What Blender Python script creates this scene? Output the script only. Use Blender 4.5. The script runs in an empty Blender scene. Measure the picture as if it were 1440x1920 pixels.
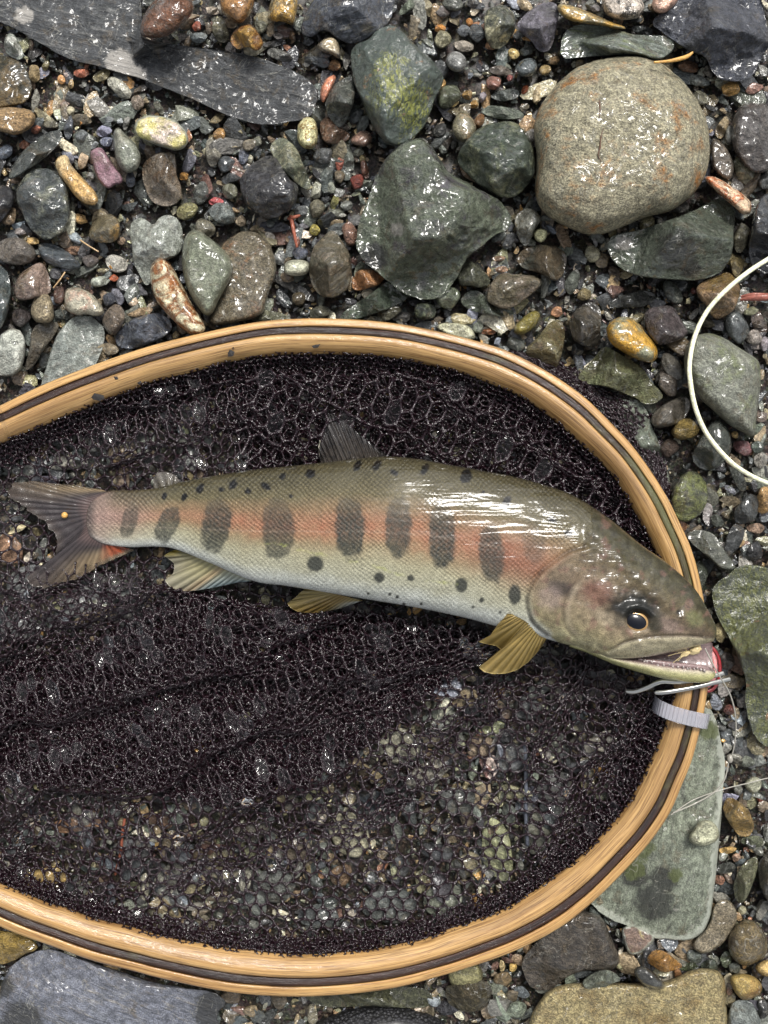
import bpy, math, random
import numpy as np
from mathutils import Vector
from mathutils.bvhtree import BVHTree

random.seed(7)
rng = np.random.default_rng(11)
scene = bpy.context.scene
COL = scene.collection

# ------------------------------------------------------------------ camera, sky, sun, exposure
CAM_H = 0.42            # metres above the gravel
PXM = 4000.0            # photograph pixels per metre on the gravel
cam_d = bpy.data.cameras.new("camera")
cam = bpy.data.objects.new("camera", cam_d)
COL.objects.link(cam)
cam.location = (0, 0, CAM_H)
cam_d.sensor_fit = 'VERTICAL'
cam_d.sensor_height = 24.0
cam_d.lens = 12.0 / (0.24 / CAM_H)
cam_d.clip_start = 0.005
cam_d.clip_end = 100
scene.camera = cam

SUN_EL, SUN_AZ = 55.0, 20.0      # azimuth measured clockwise from the top of the photograph (+Y)
world = bpy.data.worlds.new("World")
scene.world = world
world.use_nodes = True
wt = world.node_tree
wt.nodes.clear()
sky = wt.nodes.new("ShaderNodeTexSky")
sky.sky_type = 'NISHITA'
sky.sun_disc = False
sky.sun_elevation = math.radians(SUN_EL)
sky.sun_rotation = math.radians(SUN_AZ)
sky.air_density = 1.0
sky.dust_density = 4.0
sky.ozone_density = 1.0
hs = wt.nodes.new("ShaderNodeHueSaturation")
hs.inputs['Saturation'].default_value = 0.25     # thin cloud: a greyer dome
bg = wt.nodes.new("ShaderNodeBackground")
bg.inputs['Strength'].default_value = 0.085
wo = wt.nodes.new("ShaderNodeOutputWorld")
wt.links.new(sky.outputs[0], hs.inputs['Color'])
wt.links.new(hs.outputs[0], bg.inputs['Color'])
wt.links.new(bg.outputs[0], wo.inputs['Surface'])

sun_d = bpy.data.lights.new("sun", 'SUN')
sun_d.energy = 1.5
sun_d.angle = math.radians(16)
sun_d.color = (1.0, 0.97, 0.92)
sun = bpy.data.objects.new("sun", sun_d)
COL.objects.link(sun)
el, az = math.radians(SUN_EL), math.radians(SUN_AZ)
sdir = Vector((math.sin(az) * math.cos(el), math.cos(az) * math.cos(el), math.sin(el)))
sun.rotation_euler = sdir.to_track_quat('Z', 'Y').to_euler()

vs = scene.view_settings
vs.view_transform = 'Standard'
vs.look = 'None'
vs.gamma = 1.0
vs.use_curve_mapping = False
vs.exposure = 1.10

# ------------------------------------------------------------------ helpers
def W(px, py, z=0.0):
    s = (CAM_H - z) / CAM_H / PXM
    return np.stack([(np.asarray(px, float) - 720) * s, (960 - np.asarray(py, float)) * s,
                     np.broadcast_to(np.asarray(z, float), np.shape(px))], -1)

def lin(c):
    c = np.asarray(c, float) / 255.0
    return np.where(c <= 0.04045, c / 12.92, ((c + 0.055) / 1.055) ** 2.4)

def mesh_obj(name, verts, faces, mat=None, parent=None, smooth=True, colors=None, uv=None, extra=None):
    """verts Nx3; faces: list of arrays (MxK) or one array"""
    me = bpy.data.meshes.new(name)
    if isinstance(faces, np.ndarray):
        faces = [faces]
    verts = np.asarray(verts, np.float32)
    starts, tot, idx = [], [], []
    n = 0
    for f in faces:
        f = np.asarray(f, np.int32)
        if f.size == 0:
            continue
        k = f.shape[1]
        starts.append(n + np.arange(len(f)) * k)
        tot.append(np.full(len(f), k))
        idx.append(f.ravel())
        n += f.size
    starts = np.concatenate(starts).astype(np.int32); tot = np.concatenate(tot).astype(np.int32)
    idx = np.concatenate(idx).astype(np.int32)
    me.vertices.add(len(verts)); me.vertices.foreach_set("co", verts.ravel())
    me.loops.add(len(idx)); me.loops.foreach_set("vertex_index", idx)
    me.polygons.add(len(starts)); me.polygons.foreach_set("loop_start", starts)
    me.polygons.foreach_set("loop_total", tot)
    me.polygons.foreach_set("use_smooth", np.full(len(starts), smooth, bool))
    me.update(calc_edges=True)
    if colors is not None:
        a = me.color_attributes.new("Col", 'FLOAT_COLOR', 'POINT')
        c = np.ones((len(verts), 4), np.float32); c[:, :colors.shape[1]] = colors
        a.data.foreach_set("color", c.ravel())
    if uv is not None:
        u = me.uv_layers.new(name="UVMap")
        u.data.foreach_set("uv", np.asarray(uv, np.float32)[idx].ravel())
    if extra:
        for k, v in extra.items():
            a = me.attributes.new(k, 'FLOAT', 'POINT'); a.data.foreach_set("value", np.asarray(v, np.float32))
    if mat is not None:
        me.materials.append(mat)
    ob = bpy.data.objects.new(name, me)
    COL.objects.link(ob)
    if parent is not None:
        ob.parent = parent
    return ob

def tag(o, label=None, cat=None, group=None, kind=None):
    if label: o["label"] = label
    if cat: o["category"] = cat
    if group: o["group"] = group
    if kind: o["kind"] = kind
    return o

def empty(name, loc=(0, 0, 0)):
    o = bpy.data.objects.new(name, None)
    o.empty_display_size = 0.01
    o.location = loc
    COL.objects.link(o)
    return o

# gradient noise, vectorised
_perm = rng.permutation(512)
_grad = rng.normal(size=(512, 3)); _grad /= np.linalg.norm(_grad, axis=1)[:, None]
def pnoise(p):
    p = np.asarray(p, float)
    i = np.floor(p).astype(int); f = p - i
    u = f * f * f * (f * (f * 6 - 15) + 10)
    out = 0
    for dx in (0, 1):
        for dy in (0, 1):
            for dz in (0, 1):
                h = _perm[(i[:, 0] + dx) & 511]
                h = _perm[(h + i[:, 1] + dy) & 511]
                h = _perm[(h + i[:, 2] + dz) & 511]
                g = _grad[h]
                d = (g * (f - np.array([dx, dy, dz]))).sum(1)
                w = (u[:, 0] if dx else 1 - u[:, 0]) * (u[:, 1] if dy else 1 - u[:, 1]) * (u[:, 2] if dz else 1 - u[:, 2])
                out = out + d * w
    return out * 1.6
def fbm(p, octv=4, gain=0.5):
    a, s, o = 1.0, 1.0, 0
    for k in range(octv):
        o = o + a * pnoise(p * s + 17.3 * k); a *= gain; s *= 2.03
    return o
def noise2(x, y, sc, seed=0, octv=3):
    x = np.asarray(x, float); sh = x.shape
    p = np.stack([x.ravel() / sc, np.asarray(y, float).ravel() / sc, np.full(x.size, seed * 7.77 + 0.5)], -1)
    return fbm(p, octv).reshape(sh)
def sstep(a, b, x):
    t = np.clip((x - a) / (b - a), 0, 1)
    return t * t * (3 - 2 * t)

def chaikin(P, n, closed=True):
    P = np.asarray(P, float)
    for _ in range(n):
        Q = np.roll(P, -1, 0)
        P = np.stack([P * .75 + Q * .25, P * .25 + Q * .75], 1).reshape(-1, P.shape[1])
    return P
def resample(P, n, closed=True):
    P = np.asarray(P, float)
    if closed:
        P = np.vstack([P, P[:1]])
    d = np.r_[0, np.cumsum(np.linalg.norm(np.diff(P, axis=0), axis=1))]
    t = np.linspace(0, d[-1], n + 1)[:-1] if closed else np.linspace(0, d[-1], n)
    return np.stack([np.interp(t, d, P[:, k]) for k in range(P.shape[1])], 1)
def catmull(P, n, closed=False):
    P = np.asarray(P, float); m = len(P)
    t = np.linspace(0, m if closed else m - 1, n, endpoint=not closed)
    i = np.floor(t).astype(int)
    if not closed: i = np.minimum(i, m - 2)
    f = (t - i)[:, None]
    g = (lambda k: P[k % m]) if closed else (lambda k: P[np.clip(k, 0, m - 1)])
    a, b, c, d = g(i - 1), g(i), g(i + 1), g(i + 2)
    return 0.5 * (2 * b + (c - a) * f + (2 * a - 5 * b + 4 * c - d) * f ** 2 + (3 * b - a - 3 * c + d) * f ** 3)
def in_poly(x, y, poly):
    poly = np.asarray(poly, float); x = np.asarray(x, float); y = np.asarray(y, float)
    r = np.zeros(x.shape, bool)
    j = len(poly) - 1
    for i in range(len(poly)):
        xi, yi = poly[i]; xj, yj = poly[j]
        c = ((yi > y) != (yj > y)) & (x < (xj - xi) * (y - yi) / ((yj - yi) + 1e-12) + xi)
        r ^= c; j = i
    return r
def seg_dist(P, poly, closed=True):
    A = np.asarray(poly, float); B = np.roll(A, -1, 0)
    if not closed: A, B = A[:-1], B[:-1]
    best = np.full(len(P), 1e9)
    for a, b in zip(A, B):
        ab = b - a; L = (ab ** 2).sum() + 1e-12
        t = np.clip(((P - a) @ ab) / L, 0, 1)
        d = np.linalg.norm(P - a - t[:, None] * ab, axis=1)
        best = np.minimum(best, d)
    return best
def grid_faces(nr, nc, closed_c=True, closed_r=False, off=0):
    r = np.arange(nr if closed_r else nr - 1); c = np.arange(nc if closed_c else nc - 1)
    R, Cc = np.meshgrid(r, c, indexing='ij')
    R2 = (R + 1) % nr; C2 = (Cc + 1) % nc
    return np.stack([R * nc + Cc, R * nc + C2, R2 * nc + C2, R2 * nc + Cc], -1).reshape(-1, 4) + off
def tube(P, rad, ns=8, caps=True):
    """tube along world points P (n,3); rad scalar or array"""
    P = np.asarray(P, float); n = len(P)
    T = np.gradient(P, axis=0); T /= np.linalg.norm(T, axis=1)[:, None] + 1e-12
    up = np.array([0, 0, 1.0]); N = np.cross(T, up)
    bad = np.linalg.norm(N, axis=1) < 1e-3
    N[bad] = np.array([1, 0, 0]); N /= np.linalg.norm(N, axis=1)[:, None]
    B = np.cross(N, T)
    a = np.linspace(0, 2 * np.pi, ns, endpoint=False)
    rad = np.broadcast_to(np.asarray(rad, float), (n,))
    V = P[:, None] + rad[:, None, None] * (np.cos(a)[None, :, None] * N[:, None] + np.sin(a)[None, :, None] * B[:, None])
    V = V.reshape(-1, 3); F = [grid_faces(n, ns)]
    if caps:
        V = np.vstack([V, P[:1], P[-1:]])
        i0, i1 = n * ns, n * ns + 1
        k = np.arange(ns); k2 = (k + 1) % ns
        F.append(np.stack([np.full(ns, i0), k2, k], 1))
        F.append(np.stack([np.full(ns, i1), (n - 1) * ns + k, (n - 1) * ns + k2], 1))
    return V, F

# ------------------------------------------------------------------ materials
class NT:
    def __init__(self, name):
        self.m = bpy.data.materials.new(name); self.m.use_nodes = True
        self.t = self.m.node_tree; self.t.nodes.clear()
        self.out = self.t.nodes.new("ShaderNodeOutputMaterial")
    def n(self, typ, **kw):
        nd = self.t.nodes.new(typ)
        for k, v in kw.items():
            if k in nd.inputs: self.set(nd, k, v)
            else: setattr(nd, k, v)
        return nd
    def set(self, nd, k, v):
        if isinstance(v, bpy.types.NodeSocket): self.t.links.new(v, nd.inputs[k])
        else: nd.inputs[k].default_value = v
    def noise(self, vec, scale, detail=4, rough=0.55, dist=0.0):
        nd = self.t.nodes.new("ShaderNodeTexNoise")
        self.t.links.new(vec, nd.inputs['Vector'])
        nd.inputs['Scale'].default_value = scale; nd.inputs['Detail'].default_value = detail
        nd.inputs['Roughness'].default_value = rough; nd.inputs['Distortion'].default_value = dist
        return nd.outputs['Fac']
    def voro(self, vec, scale, feature='F1', out='Distance'):
        nd = self.t.nodes.new("ShaderNodeTexVoronoi"); nd.feature = feature
        self.t.links.new(vec, nd.inputs['Vector']); nd.inputs['Scale'].default_value = scale
        return nd.outputs[out]
    def math(self, op, a, b=None, c=None, clamp=False):
        nd = self.t.nodes.new("ShaderNodeMath"); nd.operation = op; nd.use_clamp = clamp
        for i, v in enumerate((a, b, c)):
            if v is None: continue
            if isinstance(v, bpy.types.NodeSocket): self.t.links.new(v, nd.inputs[i])
            else: nd.inputs[i].default_value = v
        return nd.outputs[0]
    def rng(self, v, a, b, c=0.0, d=1.0, smooth=True):
        nd = self.t.nodes.new("ShaderNodeMapRange")
        if smooth: nd.interpolation_type = 'SMOOTHSTEP'
        self.t.links.new(v, nd.inputs[0])
        for i, x in enumerate((a, b, c, d)): 
            if isinstance(x, bpy.types.NodeSocket): self.t.links.new(x, nd.inputs[i + 1])
            else: nd.inputs[i + 1].default_value = x
        return nd.outputs[0]
    def mix(self, f, a, b, blend='MIX'):
        nd = self.t.nodes.new("ShaderNodeMix"); nd.data_type = 'RGBA'; nd.blend_type = blend; nd.clamp_factor = True
        for k, v in ((0, f), (6, a), (7, b)):
            if isinstance(v, bpy.types.NodeSocket): self.t.links.new(v, nd.inputs[k])
            elif k == 0: nd.inputs[0].default_value = v
            else: nd.inputs[k].default_value = (*v, 1)[:4]
        return nd.outputs[2]
    def mapping(self, vec, scale=(1, 1, 1), rot=(0, 0, 0), loc=None):
        nd = self.t.nodes.new("ShaderNodeMapping")
        self.t.links.new(vec, nd.inputs['Vector'])
        nd.inputs['Scale'].default_value = scale; nd.inputs['Rotation'].default_value = rot
        if loc is not None:
            if isinstance(loc, bpy.types.NodeSocket): self.t.links.new(loc, nd.inputs['Location'])
            else: nd.inputs['Location'].default_value = loc
        return nd.outputs[0]
    def bump(self, h, dist, strength=1.0, normal=None):
        nd = self.t.nodes.new("ShaderNodeBump")
        nd.inputs['Strength'].default_value = strength; nd.inputs['Distance'].default_value = dist
        self.t.links.new(h, nd.inputs['Height'])
        if normal is not None: self.t.links.new(normal, nd.inputs['Normal'])
        return nd.outputs[0]
    def bsdf(self, **kw):
        nd = self.t.nodes.new("ShaderNodeBsdfPrincipled")
        for k, v in kw.items():
            self.set(nd, k.replace('_', ' '), v)
        return nd
    def done(self, sh):
        self.t.links.new(sh, self.out.inputs['Surface']); return self.m

def stone_material(name, kind):
    """wet river stone: colour from the object's own colour and its accent property"""
    N = NT(name)
    tc = N.n("ShaderNodeTexCoord"); oi = N.n("ShaderNodeObjectInfo")
    off = N.t.nodes.new("ShaderNodeVectorMath"); off.operation = 'SCALE'
    cmb = N.n("ShaderNodeCombineXYZ")
    for k in range(3): N.t.links.new(oi.outputs['Random'], cmb.inputs[k])
    N.t.links.new(cmb.outputs[0], off.inputs[0]); off.inputs['Scale'].default_value = 3.1
    vec = N.mapping(tc.outputs['Object'], loc=off.outputs[0])
    acc = N.n("ShaderNodeAttribute", attribute_type='OBJECT', attribute_name='accent').outputs['Color']
    wet = N.n("ShaderNodeAttribute", attribute_type='OBJECT', attribute_name='wet').outputs['Fac']
    amt = N.n("ShaderNodeAttribute", attribute_type='OBJECT', attribute_name='amount').outputs['Fac']
    base = oi.outputs['Color']
    macro = N.noise(vec, 75, 5, 0.6, 0.4)
    mid = N.noise(vec, 330, 5, 0.62); midc = N.noise(vec, 380, 1, 0.4)
    fine = N.noise(vec, 1500, 3, 0.6)
    thr = N.math('SUBTRACT', 0.70, N.math('MULTIPLY', amt, 0.42))
    m1 = N.rng(N.math('ADD', N.math('MULTIPLY', macro, 0.7), N.math('MULTIPLY', mid, 0.3)), N.math('SUBTRACT', thr, 0.09), N.math('ADD', thr, 0.07))
    if kind == 'slate' or kind == 'schist':
        sv = N.mapping(vec, scale=(0.16, 1, 1), rot=(0.3, 0.2, -0.3 if kind == 'slate' else -0.35))
        lay = N.noise(sv, 420, 6, 0.65, 0.6)
        m1 = N.rng(N.math('ADD', N.math('MULTIPLY', lay, 0.75), N.math('MULTIPLY', macro, 0.25)), N.math('SUBTRACT', thr, 0.06), N.math('ADD', thr, 0.1))
    if kind == 'vein':
        vn = N.noise(vec, 110, 5, 0.6, 1.2)
        m1 = N.rng(N.math('ABSOLUTE', N.math('SUBTRACT', vn, 0.5)), N.math('MULTIPLY', amt, 0.16), 0.0)
    col = N.mix(m1, base, acc)
    # small scale mottling, brown staining, lighter worn areas
    blot = N.noise(N.mapping(vec, loc=(3.3, 1.7, 0.4)), 130, 5, 0.65, 0.8)
    col = N.mix(N.rng(mid, 0.34, 0.66), N.mix(0.5, col, (0, 0, 0)), col, 'MIX')
    col = N.mix(N.math('MULTIPLY', N.rng(blot, 0.54, 0.68), 0.45), col, (0.105, 0.078, 0.045))
    col = N.mix(N.math('MULTIPLY', N.rng(blot, 0.44, 0.30), 0.5), col, N.mix(0.45, N.mix(1.0, col, col, 'ADD'), (0.16, 0.165, 0.15)))
    v2 = N.rng(fine, 0.3, 0.75, 0.62, 1.5)
    if kind == 'grain':
        gr = N.noise(vec, 1150, 2, 0.7)
        v2 = N.rng(gr, 0.3, 0.72, 0.55, 1.55)
        g2 = N.voro(vec, 700)
        v2 = N.math('MULTIPLY', v2, N.rng(g2, 0.1, 0.6, 0.75, 1.15))
    nd = N.t.nodes.new("ShaderNodeVectorMath"); nd.operation = 'SCALE'
    N.t.links.new(col, nd.inputs[0]); N.t.links.new(v2, nd.inputs['Scale'])
    col = nd.outputs[0]
    # places where the stone itself differs: worn pale rim, dark stain, pale inclusion
    for an_, cc_ in (('rim', (0.36, 0.38, 0.32)), ('pale', (0.34, 0.32, 0.29)), ('stain', (0.022, 0.022, 0.020)), ('algae', (0.085, 0.10, 0.035))):
        av = N.n("ShaderNodeAttribute", attribute_type='GEOMETRY', attribute_name=an_).outputs['Fac']
        fa = N.rng(N.math('ADD', av, N.math('MULTIPLY', N.math('SUBTRACT', mid, 0.5), 1.5)), 0.35, 0.75)
        col = N.mix(N.math('MULTIPLY', N.math('MULTIPLY', fa, N.rng(av, 0.0, 0.12)), 0.85), col, cc_)
    # thin pale scratches and mineral specks
    sp = N.rng(N.voro(vec, 420), 0.10, 0.03)
    col = N.mix(N.math('MULTIPLY', sp, 0.45 if kind not in ('smooth', 'quartz') else 0.15), col, (0.32, 0.31, 0.27))
    # hairline veins
    hv = N.noise(vec, 60, 4, 0.5, 0.9)
    hl = N.rng(N.math('ABSOLUTE', N.math('SUBTRACT', hv, 0.52)), 0.006, 0.0015)
    col = N.mix(N.math('MULTIPLY', hl, 0.35), col, (0.38, 0.37, 0.32))
    if kind == 'slate': h = N.math('ADD', N.math('MULTIPLY', lay, 0.9), N.math('MULTIPLY', mid, 0.5)); bd = 0.0022
    elif kind == 'schist': h = N.math('ADD', N.math('MULTIPLY', lay, 0.8), N.math('MULTIPLY', fine, 0.2)); bd = 0.0026
    elif kind == 'rough': h = N.math('ADD', N.math('MULTIPLY', mid, 1.0), N.math('MULTIPLY', fine, 0.22)); bd = 0.0052
    elif kind == 'grain': h = N.math('ADD', N.math('MULTIPLY', fine, 0.4), N.math('MULTIPLY', mid, 0.5)); bd = 0.0030
    elif kind == 'quartz': h = N.math('ADD', N.math('MULTIPLY', mid, 0.7), N.math('MULTIPLY', macro, 0.6)); bd = 0.0036
    else: h = N.math('ADD', N.math('MULTIPLY', mid, 0.8), N.math('MULTIPLY', fine, 0.16)); bd = 0.0026
    nrm = N.bump(h, bd)
    wv = N.noise(vec, 95, 2, 0.5, 0.6)
    cn = N.bump(N.math('ADD', N.math('ADD', N.math('MULTIPLY', wv, 1.9), N.math('MULTIPLY', midc, 0.17)), N.math('MULTIPLY', fine, 0.012)), 0.0021, 1.0)
    film = N.rng(N.noise(vec, 90, 3, 0.5), 0.36, 0.5)
    cw = N.math('MULTIPLY', wet, N.rng(film, 0, 1, 0.22, 1.0))
    crough = N.rng(film, 0, 1, 0.18, 0.06)
    col = N.mix(N.math('MULTIPLY', wet, 0.0), col, (0, 0, 0))
    b = N.bsdf(Base_Color=col, Roughness=0.55, Normal=nrm, Coat_Weight=cw, Coat_Roughness=crough, Coat_IOR=1.5, Coat_Normal=cn)
    b.inputs['Specular IOR Level'].default_value = 0.35
    return N.done(b.outputs[0])

STONE_MATS = {k: stone_material("stone_" + k, k) for k in ('smooth', 'grain', 'slate', 'schist', 'rough', 'vein', 'quartz')}

def moss_sheen_material():
    """glossy wet boulder with blotches of yellow green algae and canopy reflection put into the colour"""
    N = NT("mossy_sheen_stone")
    tc = N.n("ShaderNodeTexCoord"); vec = tc.outputs['Object']
    oi = N.n("ShaderNodeObjectInfo")
    macro = N.noise(vec, 38, 5, 0.6, 0.8); mid = N.noise(vec, 330, 5, 0.65); fine = N.noise(vec, 1500, 3)
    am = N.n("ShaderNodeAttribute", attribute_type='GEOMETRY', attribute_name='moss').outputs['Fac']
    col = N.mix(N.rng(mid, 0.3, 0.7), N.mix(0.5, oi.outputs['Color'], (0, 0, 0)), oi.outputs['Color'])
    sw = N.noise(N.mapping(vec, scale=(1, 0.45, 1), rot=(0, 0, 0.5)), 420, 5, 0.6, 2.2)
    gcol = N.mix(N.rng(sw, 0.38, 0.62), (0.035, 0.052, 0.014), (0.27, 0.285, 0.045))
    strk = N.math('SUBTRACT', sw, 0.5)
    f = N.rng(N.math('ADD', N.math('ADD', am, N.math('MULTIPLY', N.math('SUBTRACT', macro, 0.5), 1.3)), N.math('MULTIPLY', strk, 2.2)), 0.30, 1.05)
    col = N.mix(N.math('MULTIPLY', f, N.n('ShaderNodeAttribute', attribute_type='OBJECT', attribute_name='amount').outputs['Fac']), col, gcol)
    col = N.mix(N.rng(N.noise(vec, 120, 5, .6, .5), 0.62, 0.7), col, (0.22, 0.12, 0.05))
    nrm = N.bump(N.math('ADD', mid, N.math('MULTIPLY', fine, 0.2)), 0.004)
    wv = N.noise(vec, 170, 4, 0.55, 0.8)
    cn = N.bump(N.math('ADD', wv, N.math('MULTIPLY', mid, 0.3)), 0.0019)
    b = N.bsdf(Base_Color=col, Roughness=0.4, Normal=nrm, Coat_Weight=1.0, Coat_Roughness=0.04, Coat_IOR=1.5, Coat_Normal=cn)
    return N.done(b.outputs[0])
STONE_MATS['moss'] = moss_sheen_material()

def grain_material():
    N = NT("gravel_grains")
    tc = N.n("ShaderNodeTexCoord"); vec = tc.outputs['Object']
    col = N.n("ShaderNodeAttribute", attribute_name='Col').outputs['Color']
    mid = N.noise(vec, 620, 4, 0.6); fine = N.noise(vec, 2200, 2)
    nd = N.t.nodes.new("ShaderNodeVectorMath"); nd.operation = 'SCALE'
    N.t.links.new(col, nd.inputs[0]); N.t.links.new(N.rng(mid, 0.3, 0.7, 0.5, 1.4), nd.inputs['Scale'])
    nrm = N.bump(N.math('ADD', mid, N.math('MULTIPLY', fine, 0.2)), 0.0024)
    cn = N.bump(N.math('ADD', N.noise(vec, 420, 2), N.math('MULTIPLY', mid, .2)), 0.0009)
    b = N.bsdf(Base_Color=nd.outputs[0], Roughness=0.5, Normal=nrm, Coat_Weight=0.95, Coat_Roughness=0.045, Coat_IOR=1.5, Coat_Normal=cn)
    return N.done(b.outputs[0])
M_GRAIN = grain_material()

def ground_material():
    N = NT("wet_sand")
    vec = N.n("ShaderNodeTexCoord").outputs['Object']
    a = N.noise(vec, 900, 4, 0.7); b_ = N.voro(vec, 500, out='Color')
    col = N.mix(N.rng(a, 0.35, 0.7), (0.022, 0.019, 0.016), (0.13, 0.108, 0.082))
    col = N.mix(0.35, col, b_, 'MULTIPLY')
    nrm = N.bump(N.math('ADD', a, N.voro(vec, 600)), 0.002)
    b = N.bsdf(Base_Color=col, Roughness=0.35, Normal=nrm, Coat_Weight=0.25, Coat_Roughness=0.3)
    return N.done(b.outputs[0])
M_GROUND = ground_material()
# ------------------------------------------------------------------ ground
def build_ground():
    xs = np.concatenate([[-3, -1.5, -.8], np.linspace(-.42, .42, 220), [.8, 1.5, 3]])
    X, Y = np.meshgrid(xs, xs, indexing='ij')
    Z = -0.0035 + 0.0022 * noise2(X, Y, 0.03, 1) + 0.0008 * noise2(X, Y, 0.006, 2)
    V = np.stack([X.ravel(), Y.ravel(), Z.ravel()], 1)
    g = mesh_obj("gravel_bed", V, grid_faces(len(xs), len(xs), False), M_GROUND)
    tag(g, kind="structure", label="wet dark sand under the river gravel")
    return g
build_ground()

# ------------------------------------------------------------------ stones
def stone_mesh(poly, h, z0=0.0, edge=0.8, pw=2.4, ch=None, facets=0, fslope=(0.25, 1.1), rough=0.06, crisp=True, nout=None, rings=None,
               seed=0, planes=None, tilt=(0, 0), step=None):
    """poly in photograph pixels; h, z0 in mm. Returns world verts, faces, centre px"""
    r = np.random.default_rng(seed + 1000)
    if ch is None: ch = 1 if crisp else 2
    if crisp: facets = facets + (4 if ch == 1 else 3)
    P = chaikin(poly, ch)
    size = np.sqrt(np.ptp(P[:, 0]) * np.ptp(P[:, 1]))
    if nout is None: nout = int(np.clip(size * 0.55, 26, 150))
    if rings is None: rings = int(np.clip(size * 0.16, 7, 44))
    P = resample(P, nout)
    c = P.mean(0)
    # natural wobble of the outline
    ang = np.linspace(0, 2 * np.pi, nout, endpoint=False)
    wob = fbm(np.stack([np.cos(ang) * 2.2 + seed, np.sin(ang) * 2.2, np.full(nout, seed * .37)], 1), 4) * rough * 0.45 + \
          pnoise(np.stack([P[:, 0] / 7.0, P[:, 1] / 7.0, np.full(nout, seed * .9)], 1)) * rough * 0.10
    P = c + (P - c) * (1 + wob)[:, None]
    inr = seg_dist(c[None], P)[0]
    ts = 1 - (np.linspace(0, 1, rings + 1)[:-1]) ** 1.35       # from 1 (outline) to >0
    rows = [c + (P - c) * t for t in ts]
    Q = np.concatenate(rows + [c[None]], 0)
    d = seg_dist(Q, P); d[:nout] = 0
    w = max(inr * edge, 1.0)
    tau = 1 - np.clip(d / w, 0, 1)
    prof = (1 - tau ** pw) ** (1 / pw)
    zw = z0 + 0.32 * h
    H = h - 0.32 * h
    Z = H * prof
    # facets: smooth minimum with slanted planes
    k = 0.035 * h
    def smin(a, b):
        hh = np.clip(0.5 + 0.5 * (b - a) / k, 0, 1)
        return b + (a - b) * hh - k * hh * (1 - hh)
    for f in range(facets):
        a = r.uniform(0, 2 * np.pi); sl = r.uniform(*fslope) * H / inr
        dist = r.uniform(0.05, 0.75) * inr
        x = (Q - c) @ np.array([np.cos(a), np.sin(a)])
        Z = smin(Z, H * r.uniform(0.80, 1.0) - sl * (x - dist))
    if planes:
        for (px, py, hz, adeg, sl) in planes:     # through (px,py,hz mm above widest level), falling sl mm/px towards adeg
            a = math.radians(adeg)
            x = (Q - np.array([px, py])) @ np.array([np.cos(a), -np.sin(a)])
            Z = smin(Z, hz - sl * x)
    Z = np.maximum(Z, 0)
    if step is not None:                          # ledges broken down the layers of the rock
        (sx, sy, adeg, depth, drop) = step
        a = math.radians(adeg)
        x = (Q - np.array([sx, sy])) @ np.array([np.cos(a), -np.sin(a)]) + 14 * noise2(Q[:, 0], Q[:, 1], 22, seed, 4)
        Z = Z * (1 - drop * sstep(0, depth, x))
    nz = noise2(Q[:, 0], Q[:, 1], size * 0.28, seed * 1.3, 4) * 0.55 + noise2(Q[:, 0], Q[:, 1], size * 0.09 + 3, seed * 2.1, 3) * 0.30 - 0.35 * np.abs(noise2(Q[:, 0], Q[:, 1], size * 0.16 + 4, seed * 1.7, 3))
    Z = Z + nz * rough * H * 1.6 * (0.25 + 0.75 * sstep(0, 0.5, prof))
    Z = Z + tilt[0] * (Q[:, 0] - c[0]) - tilt[1] * (Q[:, 1] - c[1])
    top = W(Q[:, 0], Q[:, 1], (zw + Z) / 1000)
    # underside
    low = []
    for (s, zf) in ((0.985, 0.72), (0.93, 0.4), (0.8, 0.05), (0.5, -0.08)):
        q = c + (P - c) * s
        lowz = z0 + (zw - z0) * zf - (0 if zf > 0.3 else 1.0)
        low.append(W(q[:, 0], q[:, 1], np.full(nout, lowz / 1000)))
    bc = W(np.array([c[0]]), np.array([c[1]]), np.array([(z0 - 1.5) / 1000]))
    V = np.concatenate([top] + low + [bc], 0)
    F4 = [grid_faces(rings, nout)]
    k1 = np.arange(nout); k2 = (k1 + 1) % nout
    ctr = rings * nout
    F3 = [np.stack([(rings - 1) * nout + k1, (rings - 1) * nout + k2, np.full(nout, ctr)], 1)]
    b0 = ctr + 1
    prev = 0
    for i in range(4):
        cur = b0 + i * nout
        F4.append(np.stack([prev + k2, prev + k1, cur + k1, cur + k2], 1)); prev = cur
    F3.append(np.stack([prev + k2, prev + k1, np.full(nout, b0 + 4 * nout)], 1))
    return V, [np.concatenate(F4), np.concatenate(F3)], c

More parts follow.
